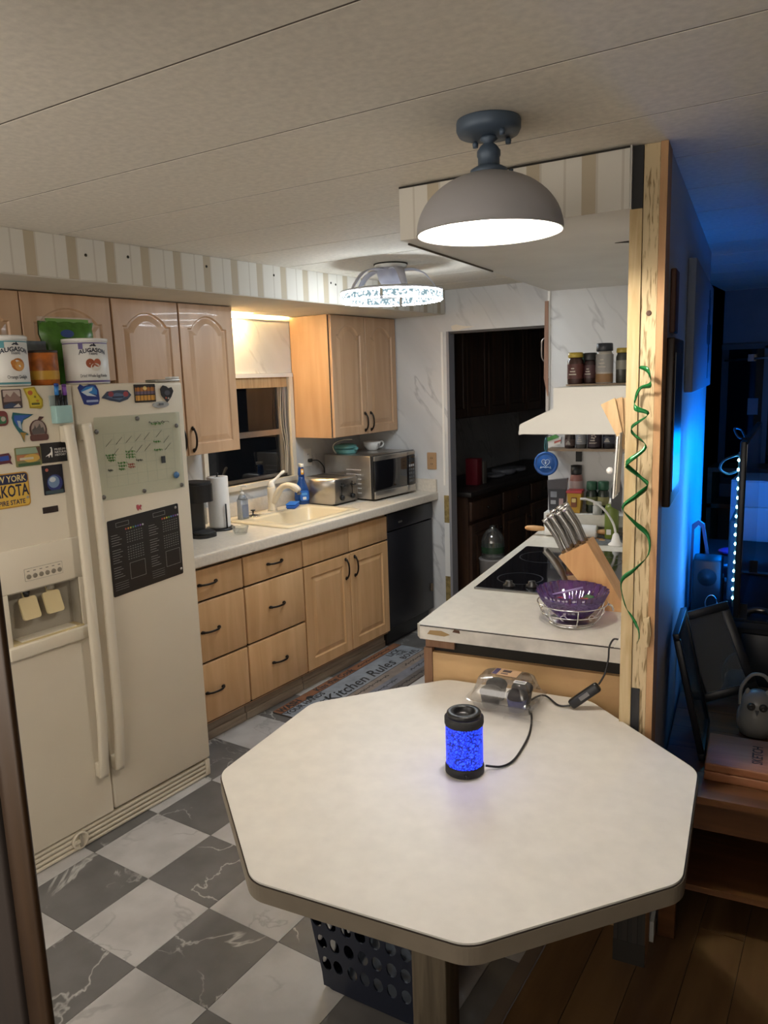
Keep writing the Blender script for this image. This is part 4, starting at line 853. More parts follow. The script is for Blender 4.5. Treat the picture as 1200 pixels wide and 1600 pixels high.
for s in (0, 1):
    for j in range(nz):
        for i in range(nx): p = s * k + j * (nx + 1) + i; fs.append((p, p + 1, p + nx + 2, p + nx + 1))
mb = MB(); mb.add(vs[:k] + vs[k:], fs, plain('bag_green', srgb('4d7d2c'), .25, var=.35, vs=18), True); part(T, 'bag', mb)
part(T, 'seal', MB().box(-.004, .004, -.118, .118, .236, .262, 'pet').box(-.003, .0045, -.085, .10, .242, .256, hexmat('6f9a48', .3)))
part(T, 'badge', MB().at(FL(.058, -.035, .195)).prism(E_(.028, .015), 0, .003, hexmat('24407c', .4)))
solo('snack_box', 'grey and dark printed box tipped behind the orange tin', 'box', MB().box(-.03, .03, -.075, .075, 0, .165, plain('snack_print', srgb('5d6468'), .5, var=.6, vs=16), .002).box(-.0305, .0312, -.074, -.02, .09, .16, plain('snack_dark', srgb('2c2026'), .5, var=.5, vs=30)), 'L', (-2.77, 1.632, 1.7525), .06)
# ================================================================ PENINSULA (frame R)
PZ = .935
T = thing('peninsula_cabinet', 'maple panelled base of the cooktop counter behind the dining table', 'cabinet', 'R', (-.63, 3.0, 0))
part(T, 'body', MB().box(-.935, -.31, 2.262, RU - .003, .0, .836, 'maple'))
part(T, 'end_panel', MB().box(-.925, -.312, 2.250, 2.262, .0, .836, wood('panel_ply', (.50, .31, .14), (.58, .38, .18), (3, 9, 9), .5)))
part(T, 'corner_post', MB().box(-.955, -.926, 2.247, 2.275, 0, .850, wood('post_brown', (.20, .10, .05), (.28, .15, .08), (40, 40, 4), .6)).box(-.952, -.85, 2.256, 2.268, .851, .888, 'post_brown'))
part(T, 'gap_shade', MB().box(-.930, -.312, 2.268, 2.30, .836, .889, 'gap'))  # black strip standing in for the shade in the gap below the counter
T = thing('cooktop_counter', 'off-white laminate countertop with worn front edge around the cooktop', 'countertop', 'R', (-.64, 3.0, .89))
part(T, 'slab', MB().prism([(-.970, 2.245), (-.955, 2.224), (-.31, 2.224), (-.31, RU - .002), (-.970, RU - .002)], .890, PZ, 'laminate_white'))
part(T, 'edge_band', MB().prism([(-.974, 2.242), (-.956, 2.219), (-.309, 2.219), (-.309, 2.224), (-.955, 2.224), (-.970, 2.245)], .889, PZ - .002, plain('edge_worn', (.56, .53, .47), .6, var=.22, vs=16)).prism([(-.956, 2.2185), (-.309, 2.2185), (-.309, 2.224), (-.955, 2.224)], PZ - .002, PZ + .0005, 'dark_line'))
part(T, 'stain', MB().at(FU(-.90, 2.2188, .918)).prism([(-.03, -.01), (.03, -.012), (.05, -.004), (.02, .006), (-.02, .004)], .0002, .0006, hexmat('9a7f56', .8)).at(FU(-.83, 2.2188, .928)).prism([(-.012, -.004), (.014, -.006), (.012, .004), (-.006, .005)], .0002, .0006, hexmat('4c3020', .8)))
part(T, 'backsplash', MB().at(FU(-.333, 2.235, 0)).prism([(-.005, PZ), (.027, PZ), (.027, 1.02), (.022, 1.01), (.010, .965)], 0, .014, 'laminate_white'))
part(T, 'backsplash', MB().box(-.93, -.33, RU - .022, RU - .003, PZ, PZ + .075, 'laminate_white'))
# cooktop
T = thing('cooktop', 'black glass cooktop set into the off-white counter', 'cooktop', 'R', (-.67, 3.065, PZ))
part(T, 'glass', MB().prism(rrect(-.928, -.42, 2.690, 3.445, .012), PZ + .0003, PZ + .006, 'black_gloss'))
part(T, 'frame', MB().prism(rrect(-.930, -.418, 2.688, 2.700, .005), PZ + .0003, PZ + .0068, 'steel_dark'))
for n_, u_, r_ in ((-.80, 2.87, .085), (-.55, 2.87, .10), (-.80, 3.25, .10), (-.55, 3.25, .08)):
    part(T, 'burner_ring', MB().lathe([(r_, .0062), (r_ + .003, .0066), (r_ + .006, .0062)], hexmat('26262a', .3), 36, (n_, u_, PZ), caps=False))
for n_, u_ in ((-.808, 2.745), (-.725, 2.765), (-.64, 2.76), (-.56, 2.76)):
    part(T, 'knob', MB().lathe([(.024, .006), (.022, .014), (.014, .018), (.013, .028), (0, .029)], 'black', 20, (n_, u_, PZ)))
# ---------------------------------------------------------------- range hood
T = thing('range_hood', 'white range hood mounted on the partition above the cooktop', 'range hood', 'R', (-.54, 3.1, 1.52))
pr = [(-.768, 1.519), (-.308, 1.519), (-.308, 1.685), (-.645, 1.684), (-.645, 1.611), (-.765, 1.556), (-.770, 1.548), (-.771, 1.525)]
part(T, 'shell', MB().at(Matrix(((1, 0, 0, 0), (0, 0, 1, 0), (0, 1, 0, 0), (0, 0, 0, 1)))).prism(pr, 2.755, 3.50, 'hood_white'))
part(T, 'lip', MB().box(-.772, -.764, 2.754, 3.501, 1.517, 1.530, 'hood_white'))
part(T, 'filter', MB().box(-.74, -.34, 2.80, 3.46, 1.514, 1.518, 'steel_dark'))
# jars on a board on the hood
def jar(name, label, fr, n_, u_, z_, r, h, body, cap, lab=None, group=None, capr=1.0, fill=None, caph=.22, glassy=True):
    T = thing(name, label, 'jar', fr, (n_, u_, z_), local=True, group=group)
    hb = h * (1 - caph)
    part(T, 'jar', MB().lathe([(r * .93, 0), (r, .004), (r, hb * .86), (r * .82, hb * .96), (r * .80, hb)], hexmat(body, .25), 22))
    part(T, 'cap', MB().lathe([(r * .92 * capr, hb), (r * .96 * capr, hb + .003), (r * .94 * capr, h - .003), (r * .85 * capr, h), (0, h)], hexmat(cap, .4), 22))
    if lab: part(T, 'label', MB().lathe([(r + .0006, hb * lab[1]), (r + .0006, hb * lab[2])], hexmat(lab[0], .5), 22, caps=False))
    if lab and lab[2] - lab[1] > .35:
        mb = MB()
        for k in range(3): mb.at(FU(-r * .15, -r - .0002, hb * (lab[1] + (lab[2] - lab[1]) * (.3 + .2 * k)))).prism(R_(r * (.9 - .25 * k), r * .14, .001), 0, .0012, hexmat('b0a89c', .5))
        part(T, 'print', mb)
    if fill: part(T, 'contents', MB().lathe([(r + .0003, .004), (r + .0003, hb * fill[1])], hexmat(fill[0], .6), 22, caps=False))
    return T
HU = 3.02
solo('hood_board', 'thin brown board lying on top of the range hood', 'board', MB().box(-.03, .33, -.06, .06, 0, .006, 'shelf_wood'), 'R', (-.615, HU, 1.6855), 0)
HZ = 1.6917
solo('teal_card', 'teal card standing behind the jars on the hood', 'card', MB().box(-.06, .06, -.002, .002, 0, .115, hexmat('2f5f58', .5)), 'R', (-.575, HU + .05, HZ))
jar('spice_jar', 'dark seasoning jar with a yellow lid on the hood', 'R', -.618, HU - .02, HZ, .030, .118, '3a2420', 'b09a3c', ('4a1e1a', .2, .75), caph=.16)
jar('spice_jar', 'dark seasoning jar with a black lid on the hood', 'R', -.566, HU - .01, HZ, .024, .115, '2c1c1c', '16181c', ('3a1a20', .25, .8), caph=.25)
jar('spice_jar', 'tall pale seasoning shaker with a black lid on the hood', 'R', -.512, HU - .01, HZ, .032, .148, 'a9a39a', '1c2028', ('8e8c8a', .35, .9), fill=('8a6a48', .30), caph=.20)
jar('oil_bottle', 'slim dark bottle with a yellow cap on the hood', 'R', -.448, HU - .01, HZ, .022, .128, '3a3a34', 'a8923a', ('77756c', .45, .75), caph=.14)
# ---------------------------------------------------------------- shelves on the return wall
SZ = 1.348
T = thing('spice_shelf', 'narrow wooden spice shelf on the marble wall under the hood', 'shelf', 'R', (-.74, RU - .05, SZ), local=False)
part(T, 'board', MB().box(-.925, -.50, RU - .10, RU - .003, SZ, SZ + .012, 'shelf_wood'))
part(T, 'bracket', MB().box(-.80, -.772, RU - .02, RU - .003, SZ - .060, SZ, 'black_matte'))
sj = SZ + .0125; SU = RU - .055
jar('spice_jar', 'dark jar at the left end of the spice shelf row', 'R', -.822, SU, sj, .026, .105, '2a1f1e', '1a1a1c', ('4a3a36', .15, .55))
jar('spice_jar', 'grey labelled jar second in the spice shelf row', 'R', -.766, SU, sj, .027, .108, '4c4a48', '5a5c60', ('7c7e84', .25, .8))
T = jar('spice_jar', 'wide black jar with a flower print on the spice shelf', 'R', -.700, SU, sj, .034, .110, '1c1418', '141216', ('2a1c22', .1, .85))
mb = MB()
for k in range(5): mb.at(FU(.009 * math.cos(2 * PI * k / 5), -.0352, .06 + .009 * math.sin(2 * PI * k / 5))).prism(E_(.004, .004, 0, 0, 8), 0, .001, hexmat('a89888', .5))
mb.at(FU(0, -.0355, .030)).prism(R_(.034, .004, .001), 0, .0008, hexmat('8a7c70', .5)); part(T, 'emblem', mb)
jar('spice_jar', 'black jar with a white side label at the right of the spice shelf', 'R', -.632, SU, sj, .029, .108, '1a1a22', '16161c', ('3a3c48', .3, .7))
solo('snack_packet', 'green and white crumpled packet at the shelf end', 'packet', MB().at(FU(0, 0, 0) @ Matrix.Rotation(.25, 4, 'Z')).prism([(-.045, .0), (.02, .004), (.03, .035), (-.02, .05), (-.05, .03)], -.01, .014, 'white').prism([(-.045, .030), (.02, .036), (.005, .055), (-.05, .048)], -.008, .018, hexmat('3f8a3a', .4)).prism([(-.01, .012), (.028, .016), (.026, .024), (-.008, .022)], .014, .016, hexmat('b05a50', .5)), 'R', (-.885, SU, sj + .014))
T = thing('ledge_shelf', 'low white ledge shelf along the marble wall behind the cooktop', 'shelf', 'R', (-.74, RU - .07, 1.04))
part(T, 'board', MB().box(-.93, -.45, RU - .15, RU - .003, 1.028, 1.042, 'white'))
part(T, 'front', MB().box(-.915, -.45, RU - .152, RU - .150, .985, 1.042, 'laminate_white'))
part(T, 'leg', MB().box(-.93, -.915, RU - .15, RU - .024, PZ + .0005, 1.028, 'white')); part(T, 'leg', MB().box(-.465, -.45, RU - .15, RU - .024, PZ + .0005, 1.028, 'white'))
lz_ = 1.0425; LU = RU - .08
T = thing('seasoning_pouch', 'grey and black seasoning pouch at the left of the low ledge', 'pouch', 'R', (-.876, LU, lz_), local=True)
part(T, 'pouch', MB().at(FU(0, .02, 0)).prism([(-.042, 0), (.036, 0), (.046, .14), (.050, .168), (-.052, .155), (-.050, .12)], 0, .03, hexmat('4a4850', .3)))
part(T, 'front_print', MB().at(FU(0, -.0105, 0)).prism([(-.040, .004), (.034, .004), (.042, .112), (-.046, .112)], 0, .002, hexmat('23252e', .4)).prism(R_(.032, .030, .002, -.018, .085), .002, .003, hexmat('7c828c', .5)).prism(R_(.026, .020, .002, -.020, .045), .002, .003, hexmat('9a9ca2', .5)).prism(R_(.022, .040, .002, .020, .045), .002, .003, hexmat('a08888', .5)))
T = thing('yellow_tub', 'yellow tub with a red lid on the low ledge', 'tub', 'R', (-.783, LU - .02, lz_), local=True)
part(T, 'tub', MB().lathe([(.036, 0), (.040, .004), (.049, .10)], hexmat('b8902a', .4), 4, smooth=False))
part(T, 'lid', MB().lathe([(.052, .10), (.054, .104), (.053, .113), (0, .114)], hexmat('a8242c', .4), 4, smooth=False))
part(T, 'label', MB().at(FU(.0, -.034, .055)).prism(R_(.028, .05, .004), 0, .004, hexmat('6f3a1c', .5)).prism(R_(.020, .02, .004, 0, .01), .004, .005, hexmat('d0bc7a', .5)))
for o_ in T.children: o_.rotation_euler = (0, 0, PI / 4 if o_.name.startswith(('tub', 'lid')) else 0)
T = thing('honey_bottle', 'pink squeeze bottle with a black cap standing behind the yellow tub', 'bottle', 'R', (-.795, LU + .055, lz_), local=True)
part(T, 'bottle', MB().lathe([(.030, 0), (.033, .005), (.033, .15), (.028, .178), (.024, .182)], hexmat('9a6a62', .3), 22))
part(T, 'cap', MB().lathe([(.027, .182), (.028, .186), (.028, .228), (0, .230)], 'black', 22))
part(T, 'label', MB().lathe([(.0335, .085), (.0335, .15)], hexmat('b8a8a6', .5), 22, caps=False))
jar('herb_jar', 'left of two dark green herb jars on the low ledge', 'R', -.706, LU, lz_, .028, .155, '1f2a22', '1c4a34', ('6a7048', .35, .7), caph=.26)
jar('herb_jar', 'right of two dark green herb jars on the low ledge', 'R', -.650, LU, lz_, .028, .157, '1f2a22', '1c4a34', ('8a8458', .35, .7), caph=.26)
jar('salt_shaker', 'small pale shaker in front of the green herb jars', 'R', -.668, LU - .055, lz_, .022, .062, 'a8a8a4', 'c2c0ba', None, caph=.25)
# medallion hanging by the shelf
T = thing('blue_medallion', 'round blue lid with a white heart emblem hanging at the wall end', 'lid', 'R', (-.925, RU - .13, 1.288), local=True)
part(T, 'disc', MB().at(FU(0, 0, 0)).lathe([(.060, -.012), (.061, 0), (.058, .006), (.052, .007), (.050, .004), (.044, .004), (.042, .006), (0, .006)], hexmat('12509a', .3), 36))
mb = MB().at(FU(0, -.0065, 0)); wm = hexmat('b9cbe0', .4)
hp = [(.020 * (math.sin(t) ** 3), .006 + .0013 * (13 * math.cos(t) - 5 * math.cos(2 * t) - 2 * math.cos(3 * t) - math.cos(4 * t)), .001) for t in [2 * PI * i / 28 for i in range(28)]]
mb.tube(hp, .0013, wm, 4, closed=True)
mb.tube([(-.026, -.022, .001), (-.012, -.016, .001), (0, -.020, .001), (.012, -.016, .001), (.026, -.022, .001)], .0016, wm, 4).tube([(-.022, -.012, .001), (-.028, -.024, .001)], .0012, wm, 4).tube([(.022, -.012, .001), (.028, -.024, .001)], .0012, wm, 4).ball((0, .004, .001), .006, wm, .7, 1.3, .25, 8, 6)
part(T, 'emblem', mb)
part(T, 'loop', MB().tube(smooth_path([(0, .0, .058), (-.006, 0, .085), (0, 0, .13), (.006, 0, .085), (0, .0, .058)]), .004, hexmat('2a5a62', .6), 6))
part(T, 'hook', MB().tube(smooth_path([(0, 0, .128), (.0, .02, .135), (0, .06, .135), (0, .126, .13)]), .003, 'black', 6))
# ---------------------------------------------------------------- counter things at the back
T = thing('rolling_pin', 'wooden rolling pin in white wrap lying at the back of the counter', 'rolling pin', 'R', (-.782, RU - .20, PZ + .002), local=True)
part(T, 'roller', MB().at(Matrix.Translation((0, 0, .032)) @ Matrix.Rotation(PI / 2, 4, 'Y')).lathe([(0, -.125), (.028, -.125), (.031, -.12), (.031, .12), (.028, .125), (0, .125)], 'paper', 24))
part(T, 'handle', MB().at(Matrix.Translation((-.125, 0, .032)) @ Matrix.Rotation(-PI / 2, 4, 'Y')).lathe([(.007, 0), (.012, .02), (.015, .06), (.012, .095), (.006, .105), (0, .106)], 'block_wood', 16))
part(T, 'handle', MB().at(Matrix.Translation((.125, 0, .032)) @ Matrix.Rotation(PI / 2, 4, 'Y')).lathe([(.007, 0), (.012, .015), (.013, .04), (0, .05)], 'block_wood', 16))
solo('cutting_board', 'small wooden board under the rolling pin', 'cutting board', MB().prism(rrect(-.08, .12, -.05, .05, .01), 0, .0015, 'block_wood'), 'R', (-.72, RU - .20, PZ + .0003))
T = thing('spray_can', 'green spray can with a white nozzle beside the partition', 'spray can', 'R', (-.590, RU - .192, PZ + .0045), local=True)
part(T, 'can', MB().lathe([(.031, 0), (.033, .004), (.033, .145), (.027, .162), (.018, .168)], hexmat('6a7a2e', .35), 24))
part(T, 'nozzle', MB().lathe([(.017, .168), (.014, .18), (.011, .195), (0, .196)], 'white', 16))
part(T, 'label', MB().at(FU(-.008, -.0325, .035)).prism(R_(.022, .026, .002), 0, .001, 'white'))
solo('dish_cloth', 'grey patterned cloth lying crumpled under the spray can', 'cloth', MB().add([(x + .02 * math.sin(y * 40), y, .0008 + .0018 * (1 + math.sin(x * 60 + y * 35))) for y in [-.10 + .02 * j for j in range(11)] for x in [-.10 + .02 * i for i in range(11)]], [(j * 11 + i, j * 11 + i + 1, j * 11 + i + 12, j * 11 + i + 11) for j in range(10) for i in range(10)], plain('cloth', srgb('66696a'), .9, var=.35, vs=30), True), 'R', (-.60, RU - .24, PZ + .0002), .3)
T = thing('curved_lamp', 'small white lamp with a long curved clear arm beside the partition', 'lamp', 'R', (-.548, 3.60, PZ + .0005), local=True)
part(T, 'base', MB().at(FT(0, 0, 0)).lathe([(.034, 0), (.034, .006), (.022, .016), (.014, .05), (.008, .058), (0, .058)], 'white', 16))
part(T, 'arm', MB().tube(smooth_path([(0, 0, .05), (-.012, 0, .10), (-.045, 0, .155), (-.09, 0, .195), (-.135, 0, .212), (-.165, 0, .213)]), .0055, 'white_gloss', 8))
# ---------------------------------------------------------------- knife block
T = thing('knife_block', 'slanted wooden knife block full of steel handled knives', 'knife block', 'R', (-.475, 2.62, PZ + .0005), rz=0.0, local=True)
KM = Matrix(((1, 0, 0, 0), (0, 0, 1, 0), (0, 1, 0, 0), (0, 0, 0, 1)))     # profile in n-z, extruded along u
part(T, 'block', MB().at(KM).prism([(.045, 0), (.115, 0), (.115, .02), (-.010, .232), (-.106, .178)], -.048, .066, 'block_wood'))
part(T, 'foot_block', MB().at(KM).prism([(-.106, 0), (.044, 0), (-.02, .108), (-.064, .088), (-.106, .080)], -.046, .064, 'block_wood'))
dx, dz = -.50, .866
plain('knife_steel', (.30, .29, .28), .22, .95)
def knife(p, L, r, blade=False):
    x, y, z = p
    mb = MB().tube([(x, y, z), (x + dx * L * .12, y, z + dz * L * .12), (x + dx * L * .5 + .004, y, z + dz * L * .5 + .002), (x + dx * L * .92, y, z + dz * L * .92), (x + dx * L, y, z + dz * L)], [r * .75, r * .8, r * .95, r * 1.1, r * .9], 'knife_steel', 10, flat=.7)
    mb.tube([(x + dx * L * .93, y, z + dz * L * .93), (x + dx * (L + .002), y, z + dz * (L + .002))], [r * 1.18, r * 1.18], 'chrome', 10, flat=.7)
    mb.box(x - .003, x + .003, y - .0015, y + .0015, z - .01, z + .004, 'chrome')
    return mb
for k, (s_, y, L) in enumerate(((.16, -.03, .118), (.38, -.032, .122), (.40, .012, .130), (.62, -.028, .118), (.66, .015, .125), (.86, -.03, .120), (.84, .018, .128), (.22, .018, .122), (.55, .045, .13), (.75, .048, .13))):
    part(T, 'knife', knife((-.106 + .096 * s_, y, .178 + .054 * s_), L * 1.14, .0105))
part(T, 'shears', MB().tube(smooth_path([(-.085, .0, .06), (-.105, 0, .11), (-.14, 0, .16), (-.165, 0, .185)]), [.010] * 6 + [.013] * 6 + [.012] * 7, 'steel_dark', 10, flat=1.6))
# ---------------------------------------------------------------- purple bowl in its wire stand
T = thing('purple_bowl', 'purple ribbed plastic bowl holding red packets on the counter', 'bowl', 'R', (-.500, 2.415, PZ + .021), local=True)
part(T, 'bowl', MB().lathe([(0, .0), (.048, .002), (.066, .02), (.098, .055), (.114, .090), (.112, .090), (.095, .056), (.062, .022), (.045, .005), (0, .003)], 'purple', 144, fn=lambda a, z: 1 + .026 * math.sin(a * 24) * (z > .01)))
T2 = thing('bowl_stand', 'silver wire stand with scrolls around the purple bowl', 'stand', 'R', (-.500, 2.415, PZ + .0005), local=True)
def circ(r, z, n=36): return [(r * math.cos(2 * PI * i / n), r * math.sin(2 * PI * i / n), z) for i in range(n)]
part(T2, 'ring', MB().tube(circ(.072, .004), .0035, 'chrome', 6, closed=True)); part(T2, 'ring', MB().tube(circ(.111, .070), .0022, 'chrome', 6, closed=True)); part(T2, 'ring', MB().tube(circ(.100, .040), .0018, 'chrome', 6, closed=True))
part(T2, 'plate', MB().lathe([(0, .006), (.070, .006), (.074, .010), (.072, .012), (0, .008)], 'steel', 32))
for k in range(7):
    a_ = 2 * PI * k / 7 - 1.2; ca, sa = math.cos(a_), math.sin(a_)
    part(T2, 'upright', MB().tube(smooth_path([(.072 * ca, .072 * sa, .004), (.099 * ca, .099 * sa, .035), (.112 * ca, .112 * sa, .070)], 3), .002, 'chrome', 6))
    b_ = a_ + .45; Q = []
    for i in range(14): t = i / 13; rr = .012 * (1 - .5 * t); Q.append((.100 * math.cos(b_ + rr / .100 * math.cos(5 * t)), .100 * math.sin(b_ + rr / .100 * math.cos(5 * t)), .040 + rr * math.sin(5 * t)))
    part(T2, 'scroll', MB().tube(Q, .0014, 'chrome', 5))
part(T2, 'handle', MB().tube(smooth_path([(.113, .01, .068), (.122, .02, .060), (.125, .025, .045)], 3), .004, 'chrome', 6))
for k, (x, y, rz_, c1, c2) in enumerate(((.02, -.01, .4, 'b8242c', 'c8b0a0'), (-.02, .015, -.5, 'a02030', 'b86058'), (.03, .03, 1.0, '2f6a44', '8a3a34'), (-.005, -.03, .1, 'b02838', 'd0a060'))):
    solo('snack_packet', ('red and white foil packet on top in the purple bowl', 'dark red foil packet at the left inside the purple bowl', 'green and red packet at the back inside the purple bowl', 'red packet low at the front of the purple bowl')[k], 'packet',
         MB().at(Matrix.Rotation((-.25, .2, -.3, .1)[k], 4, 'Y')).box(-.038, .038, -.016, .016, -.003, .003, hexmat(c1, .3), .002).box(-.014, .012, -.0165, .0165, -.0034, .0036, hexmat(c2, .3), .001), 'R', (-.500 + x, 2.405 + y, PZ + .055 + (.018, .008, .014, -.004)[k]), rz_)
solo('plastic_straw', 'short clear purple stick lying in the purple bowl', 'stick', MB().tube([(-.05, 0, 0), (.045, .01, .03)], .004, hexmat('8d7aa8', .3), 8), 'R', (-.515, 2.42, PZ + .085))
# ---------------------------------------------------------------- things hung on the partition side
T = thing('wooden_fan', 'hanging fan of wooden paddles on the side of the stud', 'utensils', 'R', (-.335, 2.34, 1.53), local=True)
for k in range(5):
    a_ = .30 - k * .13
    part(T, 'paddle', MB().at(Matrix.Translation((-.005, .012 * k - .02, 0)) @ Matrix.Rotation(-a_ * 1.1, 4, 'Y')).prism([(-.004, -.003), (.004, -.003), (.004, .003), (-.004, .003)], -.02, .0, 'stick_wood').add([(-.006, -.003, 0), (.006, -.003, 0), (.006, .003, 0), (-.006, .003, 0), (-.024, -.003, .125), (.020, -.003, .13), (.020, .003, .13), (-.024, .003, .125)], [(0, 1, 5, 4), (1, 2, 6, 5), (2, 3, 7, 6), (3, 0, 4, 7), (4, 5, 6, 7), (0, 3, 2, 1)], 'stick_wood'))
solo('hanging_papers', 'sheaf of white papers hanging on the partition below the fan', 'papers', MB().at(Matrix.Rotation(.05, 4, 'Y')).box(-.012, -.008, -.03, .05, -.16, .02, 'paper').box(-.006, -.003, -.025, .045, -.15, .03, hexmat('a89e90', .8)).ball((-.026, -.02, -.08), .010, 'paper'), 'R', (-.338, 2.30, 1.53))
solo('black_spatula', 'black plastic spatula hanging under the wooden fan', 'spatula', MB().prism([(-.034, 0), (.002, 0), (.002, .02), (-.034, .02)], 0, 0.001, 'black').at(Matrix.Rotation(PI / 2, 4, 'X')).prism([(-.036, -.165), (-.006, -.18), (-.004, -.11), (-.012, -.07), (-.012, .04), (-.020, .04), (-.024, -.07), (-.036, -.11)], -.003, .003, 'black'), 'R', (-.345, 2.40, 1.49))
# green curled ribbon on the studs
pts = [(-.501, 1.745), (-.478, 1.735), (-.472, 1.70), (-.500, 1.69), (-.512, 1.66), (-.508, 1.64), (-.475, 1.624), (-.518, 1.590), (-.512, 1.570), (-.480, 1.540), (-.524, 1.500), (-.526, 1.488), (-.490, 1.455), (-.473, 1.435), (-.500, 1.41), (-.535, 1.376), (-.505, 1.335), (-.470, 1.30), (-.467, 1.25), (-.500, 1.21), (-.535, 1.172), (-.525, 1.10), (-.505, 1.07), (-.487, 1.045), (-.484, 1.02), (-.491, 1.0)]
P = [RF(x, 2.03) for x, z in pts]
P3 = smooth_path([(p[0], PU - .026 - .012 * math.sin(i * 1.4), z) for i, (p, (x, z)) in enumerate(zip(P, pts))], 5)
mb = MB(); vs = []; fs = []; gm = plain('ribbon_green', srgb('1c6a34'), .18, .35)
for i, p in enumerate(P3):
    a_ = i * .21; w = .0075 if i < len(P3) - 12 else .0045
    vs += [(p[0] + w * .35 * math.cos(a_), p[1] - w * .3 * math.sin(a_), p[2] + w * (.35 + .65 * abs(math.sin(a_)))), (p[0] - w * .35 * math.cos(a_), p[1] + w * .3 * math.sin(a_), p[2] - w * (.35 + .65 * abs(math.sin(a_))))]
for i in range(len(P3) - 1): fs.append((2 * i, 2 * i + 1, 2 * i + 3, 2 * i + 2))
mb.add(vs, fs, gm, True)
o = solo('green_ribbon', 'curly shiny green ribbon hanging down the wooden studs', 'ribbon', mb, 'R')
md = o.modifiers.new('thickness', 'SOLIDIFY'); md.thickness = .0008

# ================================================================ DINING TABLE
TZ = .755
T = thing('dining_table', 'octagonal dining table with an off-white laminate top', 'table', 'R', (-.637, 1.678, 0), local=True)
A_ = .5575; oc = []
cr = .055; corners = [(A_ / math.cos(PI / 8) * math.cos(PI / 8 + k * PI / 4), A_ / math.cos(PI / 8) * math.sin(PI / 8 + k * PI / 4)) for k in range(8)]
def octo(off, r=.075):
    out = []
    ap = A_ - off; R_c = ap / math.cos(PI / 8)
    for k in range(8):
        th = PI / 8 + k * PI / 4; d = r / math.cos(PI / 8)
        cx, cy = (R_c - d) * math.cos(th), (R_c - d) * math.sin(th)
        for i in range(7): q = th - PI / 8 + PI / 4 * i / 6; out.append((cx + r * math.cos(q), cy + r * math.sin(q)))
    return out
part(T, 'top', MB().prism(octo(.003), TZ - .004, TZ, 'table_top'))
part(T, 'seam', MB().prism(octo(.0012), TZ - .006, TZ - .004, 'dark_line'))
part(T, 'edge_band', MB().prism(octo(0), TZ - .042, TZ - .006, 'table_edge'))
lx, ly = RF(-.822, 1.47); lx += .637; ly -= 1.678
part(T, 'leg', MB().box(lx - .045, lx + .045, ly - .045, ly + .045, 0, TZ - .042, wood('leg_wood', (.10, .078, .05), (.17, .135, .09), (50, 50, 4), .6), .003))
part(T, 'ledger', MB().box(-.28, .28, .50, .545, TZ - .11, TZ - .042, 'dark_wood'))
# warmer
wx, wy = -.803, 1.612
T = thing('wax_warmer', 'black wax warmer with a glowing blue patterned shade on the table', 'wax warmer', 'W', (wx, wy, TZ + .0005), local=True)
part(T, 'base', MB().lathe([(.046, 0), (.049, .003), (.049, .018), (.047, .024), (.0, .024)], 'black_matte', 32))
m, nt, b_ = new_mat('warmer_glow')
tc = N(nt, 'ShaderNodeTexCoord'); vo = N(nt, 'ShaderNodeTexVoronoi', feature='DISTANCE_TO_EDGE'); vo.inputs['Scale'].default_value = 130
no = N(nt, 'ShaderNodeTexNoise'); no.inputs['Scale'].default_value = 35
ml = N(nt, 'ShaderNodeVectorMath', operation='MULTIPLY_ADD'); ml.inputs[1].default_value = (.03, .03, .03)
nt.links.new(tc.outputs['Object'], no.inputs['Vector']); nt.links.new(no.outputs['Color'], ml.inputs[0]); nt.links.new(tc.outputs['Object'], ml.inputs[2]); nt.links.new(ml.outputs[0], vo.inputs['Vector'])
rp = N(nt, 'ShaderNodeValToRGB'); rp.color_ramp.elements[0].position = .08; rp.color_ramp.elements[1].position = .22; rp.color_ramp.elements[0].color = (.0, .001, .03, 1); rp.color_ramp.elements[1].color = (.006, .03, 1, 1)
nt.links.new(vo.outputs['Distance'], rp.inputs['Fac']); nt.links.new(rp.outputs['Color'], b_.inputs['Emission Color']); b_.inputs['Emission Strength'].default_value = L_WARMER; b_.inputs['Base Color'].default_value = (.01, .02, .2, 1)
part(T, 'shade', MB().lathe([(.0465, .024), (.0465, .130)], m, 40, caps=False), 'glowing blue shade with a fine pattern')
part(T, 'collar', MB().lathe([(.048, .128), (.049, .132), (.049, .146), (.044, .150)], 'black_matte', 32, caps=False))
part(T, 'dish', MB().lathe([(.043, .146), (.043, .158), (.040, .161), (.028, .161), (.026, .158), (.024, .138), (0, .136)], 'black', 32))
part(T, 'dial', MB().at(FU(.026, -.0425, .010)).lathe([(.006, 0), (.006, .003), (0, .003)], 'black', 12))
# its cable: flat on the table, then up over the counter edge
T = thing('warmer_cable', 'black cable with inline switch running from the warmer to the counter', 'cable', 'W', (wx + .05, wy + .03, TZ + .001))
zc_ = TZ + .0045
part(T, 'cable', MB().tube(smooth_path([(wx + .045, wy + .028, TZ + .012), (wx + .075, wy + .055, zc_), (wx + .09, wy + .10, zc_), (-.72, wy + .19, zc_), (-.735, wy + .27, zc_), (-.765, wy + .36, zc_), (-.80, wy + .43, zc_)], 6), .0032, 'black', 6).tube(smooth_path([(-.812, 2.06, zc_), (-.80, 2.105, zc_ + .004), (-.775, 2.118, zc_ + .006), (-.725, 2.085, zc_), (-.69, 2.09, zc_ + .004)], 6), .0032, 'black', 6))
part(T, 'inline_switch', MB().at(Matrix.Translation((-.650, 2.098, .80)) @ Matrix.Rotation(-.72, 4, 'Y') @ Matrix.Rotation(.2, 4, 'Z')).box(-.052, .052, -.011, .011, -.015, .015, 'black', .007).box(-.016, .016, -.0118, -.0110, -.006, .006, 'steel_dark'))
